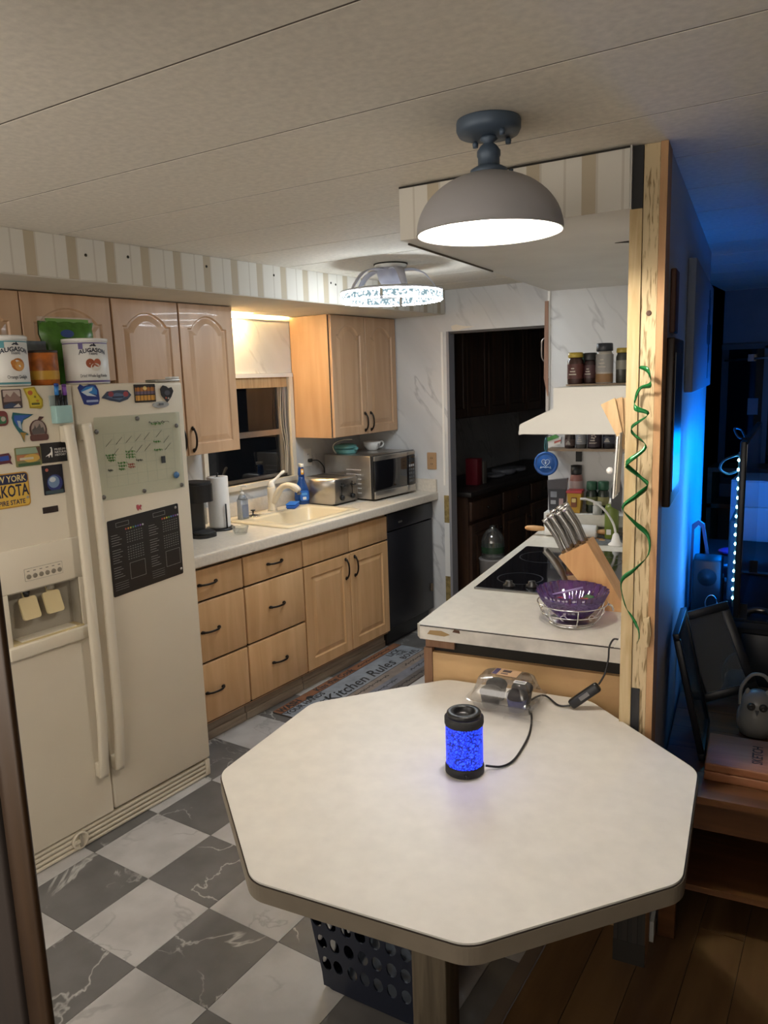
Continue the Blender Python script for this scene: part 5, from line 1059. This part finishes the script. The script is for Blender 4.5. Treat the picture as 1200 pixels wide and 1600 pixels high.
part(T, 'upper_cable', MB().tube(smooth_path([(-.612, 2.108, .838), (-.598, 2.122, .87), (-.592, 2.132, .91), (-.592, 2.140, .945), (-.588, 2.17, .960), (-.585, 2.22, .943)], 6), .0030, 'black', 6))
# clamshell box with its cakes
cx_, cy_ = -.858, 2.005
T = thing('clamshell_box', 'clear plastic clamshell box holding dark cakes on the table', 'food container', 'R', (*RF(cx_, cy_), TZ + .0078), rz=-.03, local=True)
def loft(rings, mat, mb=None):
    mb = mb or MB(); n = len(rings[0][0]); vs = [(x, y, z) for q, z in rings for x, y in q]
    return mb.add(vs, [(k * n + i, k * n + (i + 1) % n, (k + 1) * n + (i + 1) % n, (k + 1) * n + i) for k in range(len(rings) - 1) for i in range(n)] + [[(len(rings) - 1) * n + i for i in range(n)]], mat, True)
part(T, 'base', loft([(rrect(-.105, .105, -.075, .085, .02), .030), (rrect(-.094, .094, -.066, .074, .02), .030), (rrect(-.086, .086, -.058, .066, .02), .003), (rrect(-.08, .08, -.05, .06, .02), .001)], 'pet'))
part(T, 'lid', loft([(rrect(-.108, .108, -.078, .088, .02), .033), (rrect(-.095, .095, -.066, .075, .02), .034), (rrect(-.088, .088, -.060, .068, .025), .055), (rrect(-.078, .078, -.050, .058, .028), .088), (rrect(-.072, .072, -.044, .052, .028), .092)], 'pet'))
part(T, 'lip', loft([(rrect(.02, .13, -.10, -.072, .008), .004), (rrect(.024, .126, -.096, -.076, .006), .006)], 'pet'))
part(T, 'label', MB().at(FT(-.002, .02, .0932, -.04)).prism(rrect(-.045, .035, -.022, .030, .003), 0, .0005, hexmat('b3906a', .6)).prism(rrect(-.043, -.028, -.020, .026, .002), .0005, .0008, hexmat('3a2a55', .6)).prism(rrect(-.018, .008, .004, .022, .002), .0005, .0008, hexmat('3a2620', .6)).prism(rrect(-.018, .004, -.012, -.002, .002), .0005, .0008, hexmat('5a4030', .6)))
mb = MB().at(FT(.052, -.030, .0925, -.04)).prism(rrect(-.018, .018, -.010, .010, .001), 0, .0005, 'white')
for k in range(10): mb.box(-.014 + k * .003, -.0128 + k * .003 + .0008 * (k % 2), -.006, .006, .0005, .0008, 'black')
part(T, 'barcode', mb)
lab_ = ('left front dark cake inside the clamshell', 'right front dark cake with a blue wrapper inside the clamshell', 'left back dark cake inside the clamshell', 'right back dark cake inside the clamshell')
for k, (x, y) in enumerate(((-.040, -.025), (.040, -.025), (-.040, .035), (.040, .035))):
    q = RF(cx_, cy_)
    T = thing('cake', lab_[k], 'cake', 'R', (q[0] + x, q[1] + y, TZ + .0105), local=True, group='dark cakes in the clamshell')
    part(T, 'cup', MB().lathe([(.024, 0), (.031, .045)], hexmat('241c1e' if k != 1 else '1a2468', .6), 20, fn=lambda a, z: 1 + .03 * math.sin(a * 20)))
    part(T, 'crumb', MB().ball((0, 0, .045), .033, plain('cake%d' % k, srgb('1e1718'), .8, bump=.6, vs=60), 1, 1, .55, 16, 9))
# laundry basket under the table
bx, by = -1.085, 1.71
T = thing('laundry_basket', 'dark navy plastic basket with oval holes under the table', 'basket', 'W', (bx, by, 0), rz=.03, local=True)
m, nt, b_ = new_mat('basket_navy'); b_.inputs['Base Color'].default_value = (.010, .014, .030, 1); b_.inputs['Roughness'].default_value = .4
def bask_face(w0, w1, h0, h1, cols, rows_):
    """tapered wall with staggered oval holes, built as strips of real geometry around each hole; local x across, y up"""
    mb = MB(); seg = 12
    def pos(s, t): return ((w0 + (w1 - w0) * t) * (s - .5), h0 + (h1 - h0) * t)
    for r in range(rows_):
        for c_ in range(cols):
            s0, s1 = c_ / cols, (c_ + 1) / cols; t0_, t1_ = r / rows_, (r + 1) / rows_
            jx = random.uniform(-.06, .06); cxs, cyt = (s0 + s1) / 2 + jx / cols, (t0_ + t1_) / 2
            rim = []; hole = []
            for i in range(seg):
                a_ = 2 * PI * (i + .5) / seg; ca, sa = math.cos(a_), math.sin(a_); k_ = 1 / max(abs(ca), abs(sa))
                rim.append(pos((s0 + s1) / 2 + ca * k_ * (s1 - s0) / 2, (t0_ + t1_) / 2 + sa * k_ * (t1_ - t0_) / 2))
                hole.append(pos(cxs + ca * .36 / cols, cyt + sa * .33 / rows_))
            vs = [(x, y, 0) for x, y in rim] + [(x, y, 0) for x, y in hole] + [(x, y, -.004) for x, y in hole] + [(x, y, -.004) for x, y in rim]
            fs = []
            for i in range(seg): j = (i + 1) % seg; fs += [(i, j, seg + j, seg + i), (seg + i, seg + j, 2 * seg + j, 2 * seg + i), (2 * seg + i, 2 * seg + j, 3 * seg + j, 3 * seg + i)]
            mb.add(vs, fs, m)
    mb.prism([(-w0 / 2, h0 - .05), (w0 / 2, h0 - .05), (w0 / 2, h0), (-w0 / 2, h0)], -.004, 0, m)
    mb.prism([(-w1 / 2, h1), (w1 / 2, h1), (w1 / 2 + .004, h1 + .04), (-w1 / 2 - .004, h1 + .04)], -.004, 0.002, m)
    return mb
def wall_part(w0, w1, d0, d1, rotz, cols):
    mb0 = bask_face(w0, w1, .06, .50, cols, 6); tilt = math.atan2((d1 - d0), .44)
    Mx = Matrix.Rotation(rotz, 4, 'Z') @ Matrix.Translation((0, -d0, 0)) @ Matrix(((1, 0, 0, 0), (0, 0, -1, 0), (0, 1, 0, 0), (0, 0, 0, 1))) @ Matrix.Rotation(tilt, 4, 'X')
    mb0.v = [tuple(Mx @ Vector(p)) for p in mb0.v]
    return mb0
part(T, 'side', wall_part(.30, .38, .17, .22, 0, 7)); part(T, 'side', wall_part(.30, .38, .17, .22, PI, 7))
part(T, 'side', wall_part(.34, .44, .15, .19, PI / 2, 8)); part(T, 'side', wall_part(.34, .44, .15, .19, -PI / 2, 8))
part(T, 'floor_pan', MB().prism(rrect(-.15, .15, -.17, .17, .03), .004, .012, m))
# ================================================================ CEILING LIGHTS
T = thing('dome_light', 'semi-flush ceiling light with a grey dome shade above the table', 'ceiling light', 'W', (-.748, 1.668, ZC), local=True)
part(T, 'canopy', MB().lathe([(.070, -.0005), (.071, -.004), (.071, -.020), (.066, -.030), (.030, -.033), (0, -.033)], 'slate_metal', 40))
for a_ in (2.6, -.55, 1.0): part(T, 'screw', MB().lathe([(.006, -.044), (.007, -.036), (.004, -.030)], 'slate_metal', 10, (.052 * math.cos(a_), .052 * math.sin(a_), 0)))
part(T, 'socket', MB().lathe([(.016, -.033), (.020, -.040), (.010, -.047), (.018, -.053), (.026, -.064), (.026, -.074), (.024, -.078), (.024, -.094), (.030, -.097), (.041, -.103), (.042, -.110), (.040, -.113)], 'slate_metal', 28))
part(T, 'thumb_screw', MB().lathe([(.004, 0), (.006, .008)], 'slate_metal', 8, (.044, .02, -.113)))
prof = [(.036, -.108)] + [(.164 * math.sin(q), -.236 + .128 * math.cos(q)) for q in [.26 + (PI / 2 - .26) * i / 14 for i in range(15)]]
part(T, 'shade', MB().lathe(prof + [(.165, -.238)], 'shade_outer', 56, caps=False))
part(T, 'shade_lining', MB().lathe([(r_ - .003, z_ - .003) for r_, z_ in prof] + [(.1648, -.2385)], 'shade_inner', 56, caps=False))
part(T, 'bulb', MB().lathe([(.012, -.125), (.014, -.140), (.026, -.160), (.031, -.178), (.028, -.196), (.016, -.208), (0, -.211)], glow('bulb_glow', (1.0, .93, .83), L_BULB), 24))
# fan light
T = thing('fan_light', 'white ceiling fan light with a glowing crystal ring over the aisle', 'ceiling light', 'W', (-2.032, 3.352, ZC), local=True)
part(T, 'canopy', MB().lathe([(.078, -.0005), (.080, -.010), (.076, -.022), (0, -.022)], 'white', 32))
part(T, 'gap_ring', MB().lathe([(.084, -.0008), (.084, -.006)], 'gap', 32))
part(T, 'motor', MB().lathe([(.066, -.022), (.070, -.040), (.060, -.080), (.050, -.096), (0, -.098)], hexmat('a3a4b4', .4), 32))
for k in range(5):
    a_ = 2 * PI * k / 5 + .5; ca, sa = math.cos(a_), math.sin(a_)
    P = smooth_path([(.060, -.035), (.110, -.032), (.165, -.055), (.205, -.100), (.222, -.125)] and [(.060, 0, -.035), (.110, 0, -.032), (.165, 0, -.055), (.205, 0, -.100), (.222, 0, -.125)], 4)
    vs = []; fs = []
    for i, p in enumerate(P):
        w = .030 - .018 * i / (len(P) - 1)
        for sy in (-1, 1): vs.append((p[0] * ca - sy * w * sa, p[0] * sa + sy * w * ca, p[2])); vs.append((p[0] * ca - sy * w * sa, p[0] * sa + sy * w * ca, p[2] + .005))
    for i in range(len(P) - 1):
        q = 4 * i; fs += [(q, q + 2, q + 6, q + 4), (q + 1, q + 5, q + 7, q + 3), (q, q + 4, q + 5, q + 1), (q + 2, q + 3, q + 7, q + 6)]
    part(T, 'arm', MB().add(vs, fs, hexmat('b4b5c2', .35), True))
part(T, 'ring_housing', MB().lathe([(.205, -.128), (.222, -.122), (.252, -.128), (.254, -.136), (.205, -.136), (.205, -.128)], hexmat('b0aeb0', .4), 64, caps=False))
m, nt, b_ = new_mat('ring_glow')
tc = N(nt, 'ShaderNodeTexCoord'); vo = N(nt, 'ShaderNodeTexVoronoi'); vo.inputs['Scale'].default_value = 85
nt.links.new(tc.outputs['Object'], vo.inputs['Vector'])
rp = N(nt, 'ShaderNodeValToRGB'); rp.color_ramp.elements[0].color = (.80, .93, 1, 1); rp.color_ramp.elements[1].color = (.10, .15, .17, 1); rp.color_ramp.elements[0].position = .46; rp.color_ramp.elements[1].position = .60
nt.links.new(vo.outputs['Distance'], rp.inputs['Fac']); nt.links.new(rp.outputs['Color'], b_.inputs['Emission Color']); b_.inputs['Emission Strength'].default_value = 1.0; b_.inputs['Base Color'].default_value = (.015, .017, .02, 1); b_.inputs['Specular IOR Level'].default_value = .1
g2 = glow('ring_rim', (.85, .93, 1.0), L_RING)
for a0 in (math.radians(-68), math.radians(112)):
    sw = math.radians(175)
    mb = MB().at(Matrix.Rotation(a0, 4, 'Z')).lathe([(.250, -.138), (.253, -.144)], g2, 48, sweep=sw).lathe([(.253, -.144), (.2535, -.160), (.253, -.177)], m, 48, sweep=sw).lathe([(.253, -.177), (.248, -.181), (.227, -.181), (.222, -.177)], g2, 48, sweep=sw).lathe([(.222, -.177), (.222, -.144)], m, 48, sweep=sw).lathe([(.222, -.144), (.225, -.138)], 'white', 48, sweep=sw).lathe([(.225, -.138), (.250, -.138)], 'white', 48, sweep=sw)
    part(T, 'light_ring', mb, 'glowing crystal textured ring segment')
# ================================================================ ROOM BEHIND THE DOORWAY (frame L)
BV = -2.60
def far_unit(k, u0, u1):
    T = thing('base_cabinet', 'dark wood base cabinet in the back room, %s' % ('nearest the doorway', 'second from the doorway', 'third from the doorway', 'deepest in the room')[k], 'cabinet', 'L', (BV - .3, (u0 + u1) / 2, 0), group='dark cabinets in the back room')
    part(T, 'body', MB().box(BV - .55, BV - .02, u0 + .001, u1 - .001, .0, .88, 'dark_wood'))
    D = part(T, 'drawer', MB().box(BV - .02, BV, u0 + .02, u1 - .02, .70, .84, 'dark_wood', .004)); part(D, 'knob', MB().ball((BV + .012, (u0 + u1) / 2, .77), .012, 'bronze'))
    D = part(T, 'door', door_panel(MB().at(FL(BV - .019, u0 + .02, .10)), u1 - u0 - .04, .57, 'dark_wood', 0, .06, .06)); part(D, 'knob', MB().ball((BV + .012, u1 - .05, .58), .011, 'bronze'))
for k in range(4): far_unit(k, 4.76 + .52 * k, 4.76 + .52 * (k + 1))
solo('back_counter', 'dark countertop over the back room cabinets', 'countertop', MB().box(BV - .55, BV + .02, 4.74, 6.86, 0, .035, hexmat('26211f', .4), .006), 'L', (0, 0, .8805))
for k in range(3):
    T = thing('wall_cabinet', 'dark wood wall cabinet in the back room, %s' % ('nearest the doorway', 'middle one', 'farthest one')[k], 'cabinet', 'L', (BV - .4, 5.1 + .7 * k, 1.42), group='dark wall cabinets in the back room')
    u0, u1 = 4.76 + .7 * k, 4.76 + .7 * (k + 1)
    part(T, 'body', MB().box(BV - .55, BV - .22, u0 + .001, u1 - .001, 1.42, 2.2, 'dark_wood'))
    for q in (0, 1): part(T, 'door', door_panel(MB().at(FL(BV - .22, u0 + .01 + q * .345, 1.43)), .335, .75, 'dark_wood', 0, .05, .06))
solo('red_box', 'dark red box standing on the back room counter', 'box', MB().box(-.05, .05, -.04, .04, 0, .20, hexmat('6a1420', .5), .003), 'L', (BV - .16, 5.12, .916))
solo('grey_carton', 'grey carton beside the red box on the back room counter', 'carton', MB().box(-.05, .05, -.03, .03, 0, .17, hexmat('5a544e', .6), .003), 'L', (BV - .16, 5.21, .916))
for k, (u_, h_) in enumerate(((5.55, .03), (5.75, .05), (5.95, .04))): solo('dish_stack', ('low stack of plates on the back room counter', 'middle stack of plates on the back room counter', 'right stack of plates on the back room counter')[k], 'plates', MB().lathe([(.07, 0), (.10, .012), (.10, h_), (.09, h_ - .004), (0, h_ - .008)], hexmat('6a6a70', .3), 24), 'L', (BV - .22, u_, .916))
T = thing('water_jug', 'clear plastic water jug on a white bucket inside the doorway', 'jug', 'W', (-2.245, 5.02, .42), local=True)
part(T, 'body', MB().lathe([(.075, 0), (.085, .01), (.085, .13), (.07, .17), (.05, .20), (.02, .225), (.02, .24)], 'glass', 24))
part(T, 'green_band', MB().lathe([(.0856, .045), (.0856, .09)], hexmat('26402c', .4), 24, caps=False))
T = thing('bucket', 'white bucket under the water jug inside the doorway', 'bucket', 'W', (-2.245, 5.02, .0), local=True)
part(T, 'pail', MB().lathe([(.085, 0), (.10, .41), (.103, .414), (.103, .419), (0, .419)], hexmat('8e8a88', .6), 28))
solo('patterned_bag', 'dark bag with white dots on the floor inside the doorway', 'bag', MB().box(-.10, .10, -.09, .09, 0, .24, plain('dots', (.05, .05, .06), .7, var=.9, vs=40), .03), 'W', (-2.02, 5.10, .0005), .2)

# ================================================================ LIVING ROOM
# side table against the partition
SZ_ = .50
T = thing('side_table', 'brown wooden side table against the partition behind the dining table', 'table', 'R', (.06, 2.85, 0))
for k in range(6):
    a_ = 2.245 + k * .155; part(T, 'plank', MB().box(-.205, .75, a_, a_ + .1535, SZ_ - .022, SZ_, 'table_wood'))
part(T, 'apron', MB().box(-.14, .69, 2.275, 2.295, SZ_ - .12, SZ_ - .022, 'table_wood')); part(T, 'apron', MB().box(-.185, -.165, 2.312, 3.098, SZ_ - .12, SZ_ - .022, 'table_wood'))
for n_, u_ in ((-.195, 2.26), (.69, 2.26), (-.195, 3.10), (.69, 3.10)): part(T, 'leg', MB().box(n_, n_ + .05, u_, u_ + .05, 0, SZ_ - .022, 'table_wood', .003))
part(T, 'shelf', MB().box(-.14, .68, 2.32, 3.09, .14, .16, 'table_wood'))
T = thing('sketch_box', 'flat reddish wooden box stamped SKETCH on the side table', 'box', 'R', (.118, 2.46, SZ_ + .0005), rz=-.02, local=True)
part(T, 'box', MB().box(-.20, .28, -.11, .11, 0, .028, 'box_wood', .003))
part(T, 'lid', MB().box(-.20, .28, -.11, .11, .0295, .055, 'box_wood', .004))
part(T, 'lettering', MB().at(Matrix(((0, -1, 0, -.055), (1, 0, 0, 0), (0, 0, 1, .0552), (0, 0, 0, 1)))).text('SKETCH', .042, hexmat('3a1c10', .6), 0, 0, 0, .0002, bold=.0006, sx=.8))
T = thing('owl_lantern', 'grey ceramic owl lantern with a loop handle on the side table', 'lantern', 'R', (.058, 2.735, SZ_ + .0005), local=True)
gm_ = plain('owl_grey', srgb('8a8884'), .35, bump=.3, vs=60)
part(T, 'body', MB().lathe([(.036, 0), (.050, .006), (.060, .05), (.056, .085), (.050, .10), (.050, .118), (.042, .140), (.020, .156), (0, .158)], gm_, 28))
part(T, 'ear', MB().lathe([(.014, 0), (.006, .022), (0, .028)], gm_, 10, (-.030, 0, .135))); part(T, 'ear', MB().lathe([(.014, 0), (.006, .022), (0, .028)], gm_, 10, (.030, 0, .135)))
for s_ in (-1, 1): part(T, 'eye', MB().at(FU(.018 * s_, -.046, .115)).lathe([(.014, 0), (.012, .006), (.006, .008), (0, .004)], hexmat('3c3a38', .3), 14))
part(T, 'beak', MB().at(FU(0, -.052, .100)).prism([(-.006, .006), (.006, .006), (0, -.012)], 0, .008, hexmat('5c5a56', .3)))
part(T, 'wing', MB().ball((-.05, .0, .055), .03, gm_, .4, .8, 1.4)); part(T, 'wing', MB().ball((.05, .0, .055), .03, gm_, .4, .8, 1.4))
part(T, 'handle', MB().tube(smooth_path([(-.052, 0, .10), (-.050, 0, .16), (-.025, 0, .205), (0, 0, .215), (.025, 0, .205), (.050, 0, .16), (.052, 0, .10)]), .006, gm_, 8))
# leaning picture frames
def frame(label, M, w, h, bw, mat, inner, th=.02):
    T = thing('picture_frame', label, 'picture frame', 'W', tuple(M.to_translation()))
    OFF[T] = (0, 0, 0); T.matrix_world = M
    part(T, 'frame', MB().box(0, w, 0, bw, 0, th, mat, .002).box(0, w, h - bw, h, 0, th, mat, .002).box(0, bw, bw, h - bw, 0, th, mat, .002).box(w - bw, w, bw, h - bw, 0, th, mat, .002))
    part(T, 'back', MB().box(bw, w - bw, bw, h - bw, .002, .006, inner))
    part(T, 'glass', MB().box(bw, w - bw, bw, h - bw, .012, .014, 'glass'))
    return T
MR = fmat('R')
def lean(n0, u0, z0, ydir, tilt, roll=0):
    # frame whose bottom edge runs along direction ydir (angle in plan) and leans back by tilt
    return MR @ Matrix.Translation((n0, u0, z0)) @ Matrix.Rotation(ydir, 4, 'Z') @ Matrix.Rotation(PI / 2 - tilt, 4, 'X') @ Matrix.Rotation(roll, 4, 'Z')
frame('dark blue picture frame leaning against the partition on the side table', lean(-.105, 2.455, SZ_ + .006, PI / 2, .22), .30, .42, .022, hexmat('10141e', .35), hexmat('141b26', .25))
frame('black picture frame with a silver line leaning on the side table', lean(-.125, 2.93, SZ_ + .004, .15, .22, .34), .205, .335, .03, 'black', hexmat('24262a', .2))
# things on the partition wall
T = thing('wall_picture', 'dark framed tall picture hanging on the partition near the studs', 'picture', 'R', (-.215, 2.34, 1.6))
part(T, 'frame', MB().box(-.2165, -.195, 2.215, 2.50, 1.36, 1.82, wood('frame_dark', (.02, .012, .008), (.04, .022, .014), (40, 40, 4), .4), .004))
part(T, 'picture', MB().box(-.195, -.193, 2.245, 2.47, 1.40, 1.78, hexmat('15161c', .3)))
solo('wall_plaque', 'narrow brown wooden plaque above the dark picture', 'plaque', MB().box(0, .014, -.05, .05, 0, .17, hexmat('5a3a2c', .6), .003), 'R', (-.2165, 2.33, 1.835))
T = thing('canvas_print', 'large pale canvas print with a tree on the blue lit partition', 'canvas', 'R', (-.215, 3.4, 1.85))
part(T, 'canvas', MB().box(-.2165, -.19, 2.85, 4.02, 1.655, 2.10, hexmat('8c95a4', .7), .003))
mb = MB().at(FL(-.1898, 3.72, 1.87))
for k in range(9):
    a_ = k * .7; mb.prism([(.10 * math.cos(a_) * (k % 3 + 1) / 3 + .035 * math.cos(q), .05 + .12 * math.sin(a_) * (k % 2 + 1) / 2 + .045 * math.sin(q)) for q in [2 * PI * i / 9 for i in range(9)]], 0, .001 + .0002 * k, hexmat('3c4656', .7))
mb.prism([(-.012, -.18), (.012, -.18), (.006, .06), (-.006, .06)], 0, .001, hexmat('3c4656', .7)); part(T, 'tree_print', mb)
# television with its light strip
TH = .66
tx0, ty0, tx1, ty1 = -.357, 3.02, -.425, 4.12
ang = math.atan2(ty1 - ty0, tx1 - tx0); tl = math.hypot(tx1 - tx0, ty1 - ty0)
T = thing('television', 'flat television seen edge-on with a blue light strip behind it', 'television', 'W', (tx0, ty0, .80), rz=ang, local=True)
# local x runs along the screen away from the camera, local y points to the wall
part(T, 'panel', MB().box(0, tl, .0, .022, .01, TH + .01, 'black', .003))
part(T, 'screen', MB().box(.008, tl - .008, -.0015, -.0002, .02, TH, 'black_gloss'))
part(T, 'back_hump', MB().box(.12, tl - .12, .022, .055, .04, .36, 'black_matte', .008))
part(T, 'foot', MB().box(.15, .19, -.09, .055, -.045, -.038, 'black').box(.165, .175, -.02, .03, -.040, .02, 'black')); part(T, 'foot', MB().box(tl - .19, tl - .15, -.09, .055, -.045, -.038, 'black').box(tl - .175, tl - .165, -.02, .03, -.040, .02, 'black'))
st = part(T, 'light_strip', MB().box(.010, .024, .0225, .0265, .05, .63, hexmat('10202a', .5)).box(.05, .058, .0225, .0245, .05, .62, glow('strip_blue', (.0, .20, 1.0), L_STRIP)).box(.05, tl - .1, .0225, .0245, .635, .642, MATS['strip_blue']).box(tl - .030, tl - .020, .0225, .045, .05, .62, MATS['strip_blue']))
lg = glow('led_cyan', (.25, .85, 1.0), L_LED)
lm = MB().ball((0, 0, 0), .0055, lg, 1, .7, 1, 8, 6).mesh('led')
for k in range(16): o = bpy.data.objects.new('led', lm); COL.objects.link(o); o.parent = st; o.location = (.006, .024 + .0015 * math.sin(k), .085 + k * .0345)
part(T, 'antenna', MB().tube(smooth_path([(.1, .01, TH + .01), (.16, .03, TH + .04), (.10, .05, TH + .05), (.06, .03, TH + .02), (.14, .0, TH + .012)]), .004, hexmat('20303c', .4), 6))
part(T, 'cable', MB().tube(smooth_path([(.012, .028, TH - .04), (.0, .05, TH - .045), (-.01, .075, TH - .06), (.0, .085, TH - .09), (.02, .06, TH - .11), (.02, .03, TH - .10)]), .004, hexmat('24404c', .4), 6))
T = thing('tv_stand', 'low black television stand along the partition', 'stand', 'R', (.10, 3.95, 0))
part(T, 'top', MB().box(-.20, .38, 3.19, 4.75, .725, .752, 'black_matte', .003)); part(T, 'body', MB().box(-.19, .36, 3.22, 4.72, 0, .725, 'black_matte'))
for k in range(3): part(T, 'door', MB().box(-.18 + k * .18, -.005 + k * .18, 3.205, 3.22, .04, .70, 'black', .003))
sz = .7525
T = thing('desktop_speaker', 'dark upright speaker with a silver ring on the stand by the wall', 'speaker', 'R', (-.135, 3.27, sz), local=True)
part(T, 'case', MB().box(-.055, .055, -.05, .07, 0, .23, 'black', .008))
part(T, 'ring', MB().at(FU(.02, -.0505, .055)).tube([(.022 * math.cos(2 * PI * i / 20), .034 * math.sin(2 * PI * i / 20), .002) for i in range(20)], .003, 'chrome', 6, closed=True))
part(T, 'cone', MB().at(FU(0, -.0505, .16)).lathe([(.036, .001), (.030, -.004), (.010, -.010), (0, -.006)], 'black_matte', 20))
solo('leaning_panel', 'bent plastic panel tinted by the blue strip light, leaning against the wall behind the speaker', 'panel', MB().at(FU(0, 0, 0)).prism([(-.030, .0), (-.022, .0), (-.018, .32), (-.002, .34), (.010, .33), (.062, .05), (.07, .05), (.02, .345), (-.002, .36), (-.028, .34)], 0, .02, hexmat('5a6a86', .35)), 'R', (-.180, 3.40, sz))  # the panel's blue is the strip's light put into its colour
for k, (n_, u_, w, d, h, c_, lb_) in enumerate(((-.112, 3.46, .07, .07, .11, '30404a', 'dark box on the stand beside the speaker'), (-.115, 3.62, .10, .08, .05, '56687a', 'pale blue paper stack on the stand'), (-.125, 3.80, .06, .06, .10, '4a6670', 'small teal tin at the back of the stand'), (-.085, 3.90, .05, .05, .05, '38525c', 'small squat tin at the back of the stand'))):
    solo(('storage_box', 'paper_stack', 'tin', 'tin')[k], lb_, ('box', 'papers', 'tin', 'tin')[k], MB().box(-w / 2, w / 2, -d / 2, d / 2, 0, h, hexmat(c_, .5), .004).box(-w / 2 + .004, w / 2 - .004, -d / 2 + .004, d / 2 - .004, h, h + .003, hexmat('6f8694', .4), .001), 'R', (n_, u_, sz), .12 * k)
solo('game_controller', 'small silver trimmed gadget on the front of the stand', 'gadget', MB().tube(smooth_path([(-.05, 0, .012), (-.02, .02, .02), (.02, .02, .02), (.05, 0, .012)]), .012, 'steel_dark', 8), 'R', (.06, 3.28, sz))
solo('leaflet', 'printed leaflet lying at the edge of the stand', 'leaflet', MB().box(-.09, .09, -.05, .05, 0, .002, 'navy').box(.045, .085, -.045, -.005, .002, .0028, hexmat('8aa0c0', .5)).box(-.08, .03, -.030, -.022, .002, .0026, hexmat('7a8ca8', .5)), 'R', (.115, 3.25, sz), -.1)
# white cupboard lit blue behind the television
T = thing('white_cupboard', 'white panelled cupboard lit blue behind the television', 'cupboard', 'W', (-.22, 4.98, 0))
part(T, 'body', MB().box(-.67, .30, 5.02, 5.4, 0, 1.06, 'white'))
for z0, z1 in ((.70, .90), (.905, 1.055), (.10, .69)): part(T, 'drawer', MB().box(-.668, .298, 5.005, 5.02, z0, z1, 'white', .003))
solo('purple_pouch', 'purple folded pouch lying on the dark shelf near the cupboard', 'pouch', MB().ball((0, 0, .022), .05, hexmat('4a2f7c', .5), 1.5, .9, .42), 'R', (-.06, 4.35, sz))
# dim far window, curtain rod and low shelf
w2 = struct('window_2', MB().box(-.95, -.45, 6.335, 6.349, .85, 1.90, hexmat('2c2a2c', .5)), label='dim far window of the living room')
part(w2, 'pane', MB().box(-.90, -.66, 6.325, 6.335, .9, 1.86, 'night_glass')); part(w2, 'pane', MB().box(-.62, -.50, 6.325, 6.335, .9, 1.86, 'night_glass'))
part(w2, 'frame', MB().box(-.66, -.62, 6.315, 6.335, .87, 1.88, hexmat('6a6664', .5)).box(-.95, -.45, 6.315, 6.335, 1.86, 1.90, hexmat('4a4644', .5)))
T = thing('curtain_rod', 'thin curtain rod with finials above the far window', 'curtain rod', 'W', (-.7, 6.25, 1.80))
part(T, 'rod', MB().tube([(-.92, 6.25, 1.78), (-.42, 6.25, 1.80)], .008, 'steel_dark', 8)); part(T, 'bracket', MB().box(-.76, -.72, 6.24, 6.335, 1.77, 1.82, 'steel_dark'))
T = thing('low_bookcase', 'low brown wooden shelf under the far window', 'shelf', 'W', (-.72, 6.0, 0))
part(T, 'top', MB().box(-.94, -.45, 5.85, 6.2, 1.00, 1.03, 'table_wood')); part(T, 'bottom', MB().box(-.94, -.45, 5.85, 6.2, .74, .77, 'table_wood'))
for x in (-.94, -.70, -.48): part(T, 'upright', MB().box(x, x + .03, 5.85, 6.2, 0, 1.0, 'table_wood'))
solo('grey_picture', 'small pale picture hanging in the dim far room', 'picture', MB().box(-.035, .035, 0, .01, 0, .12, hexmat('8a8a90', .6)), 'W', (-.72, 6.30, 1.38))
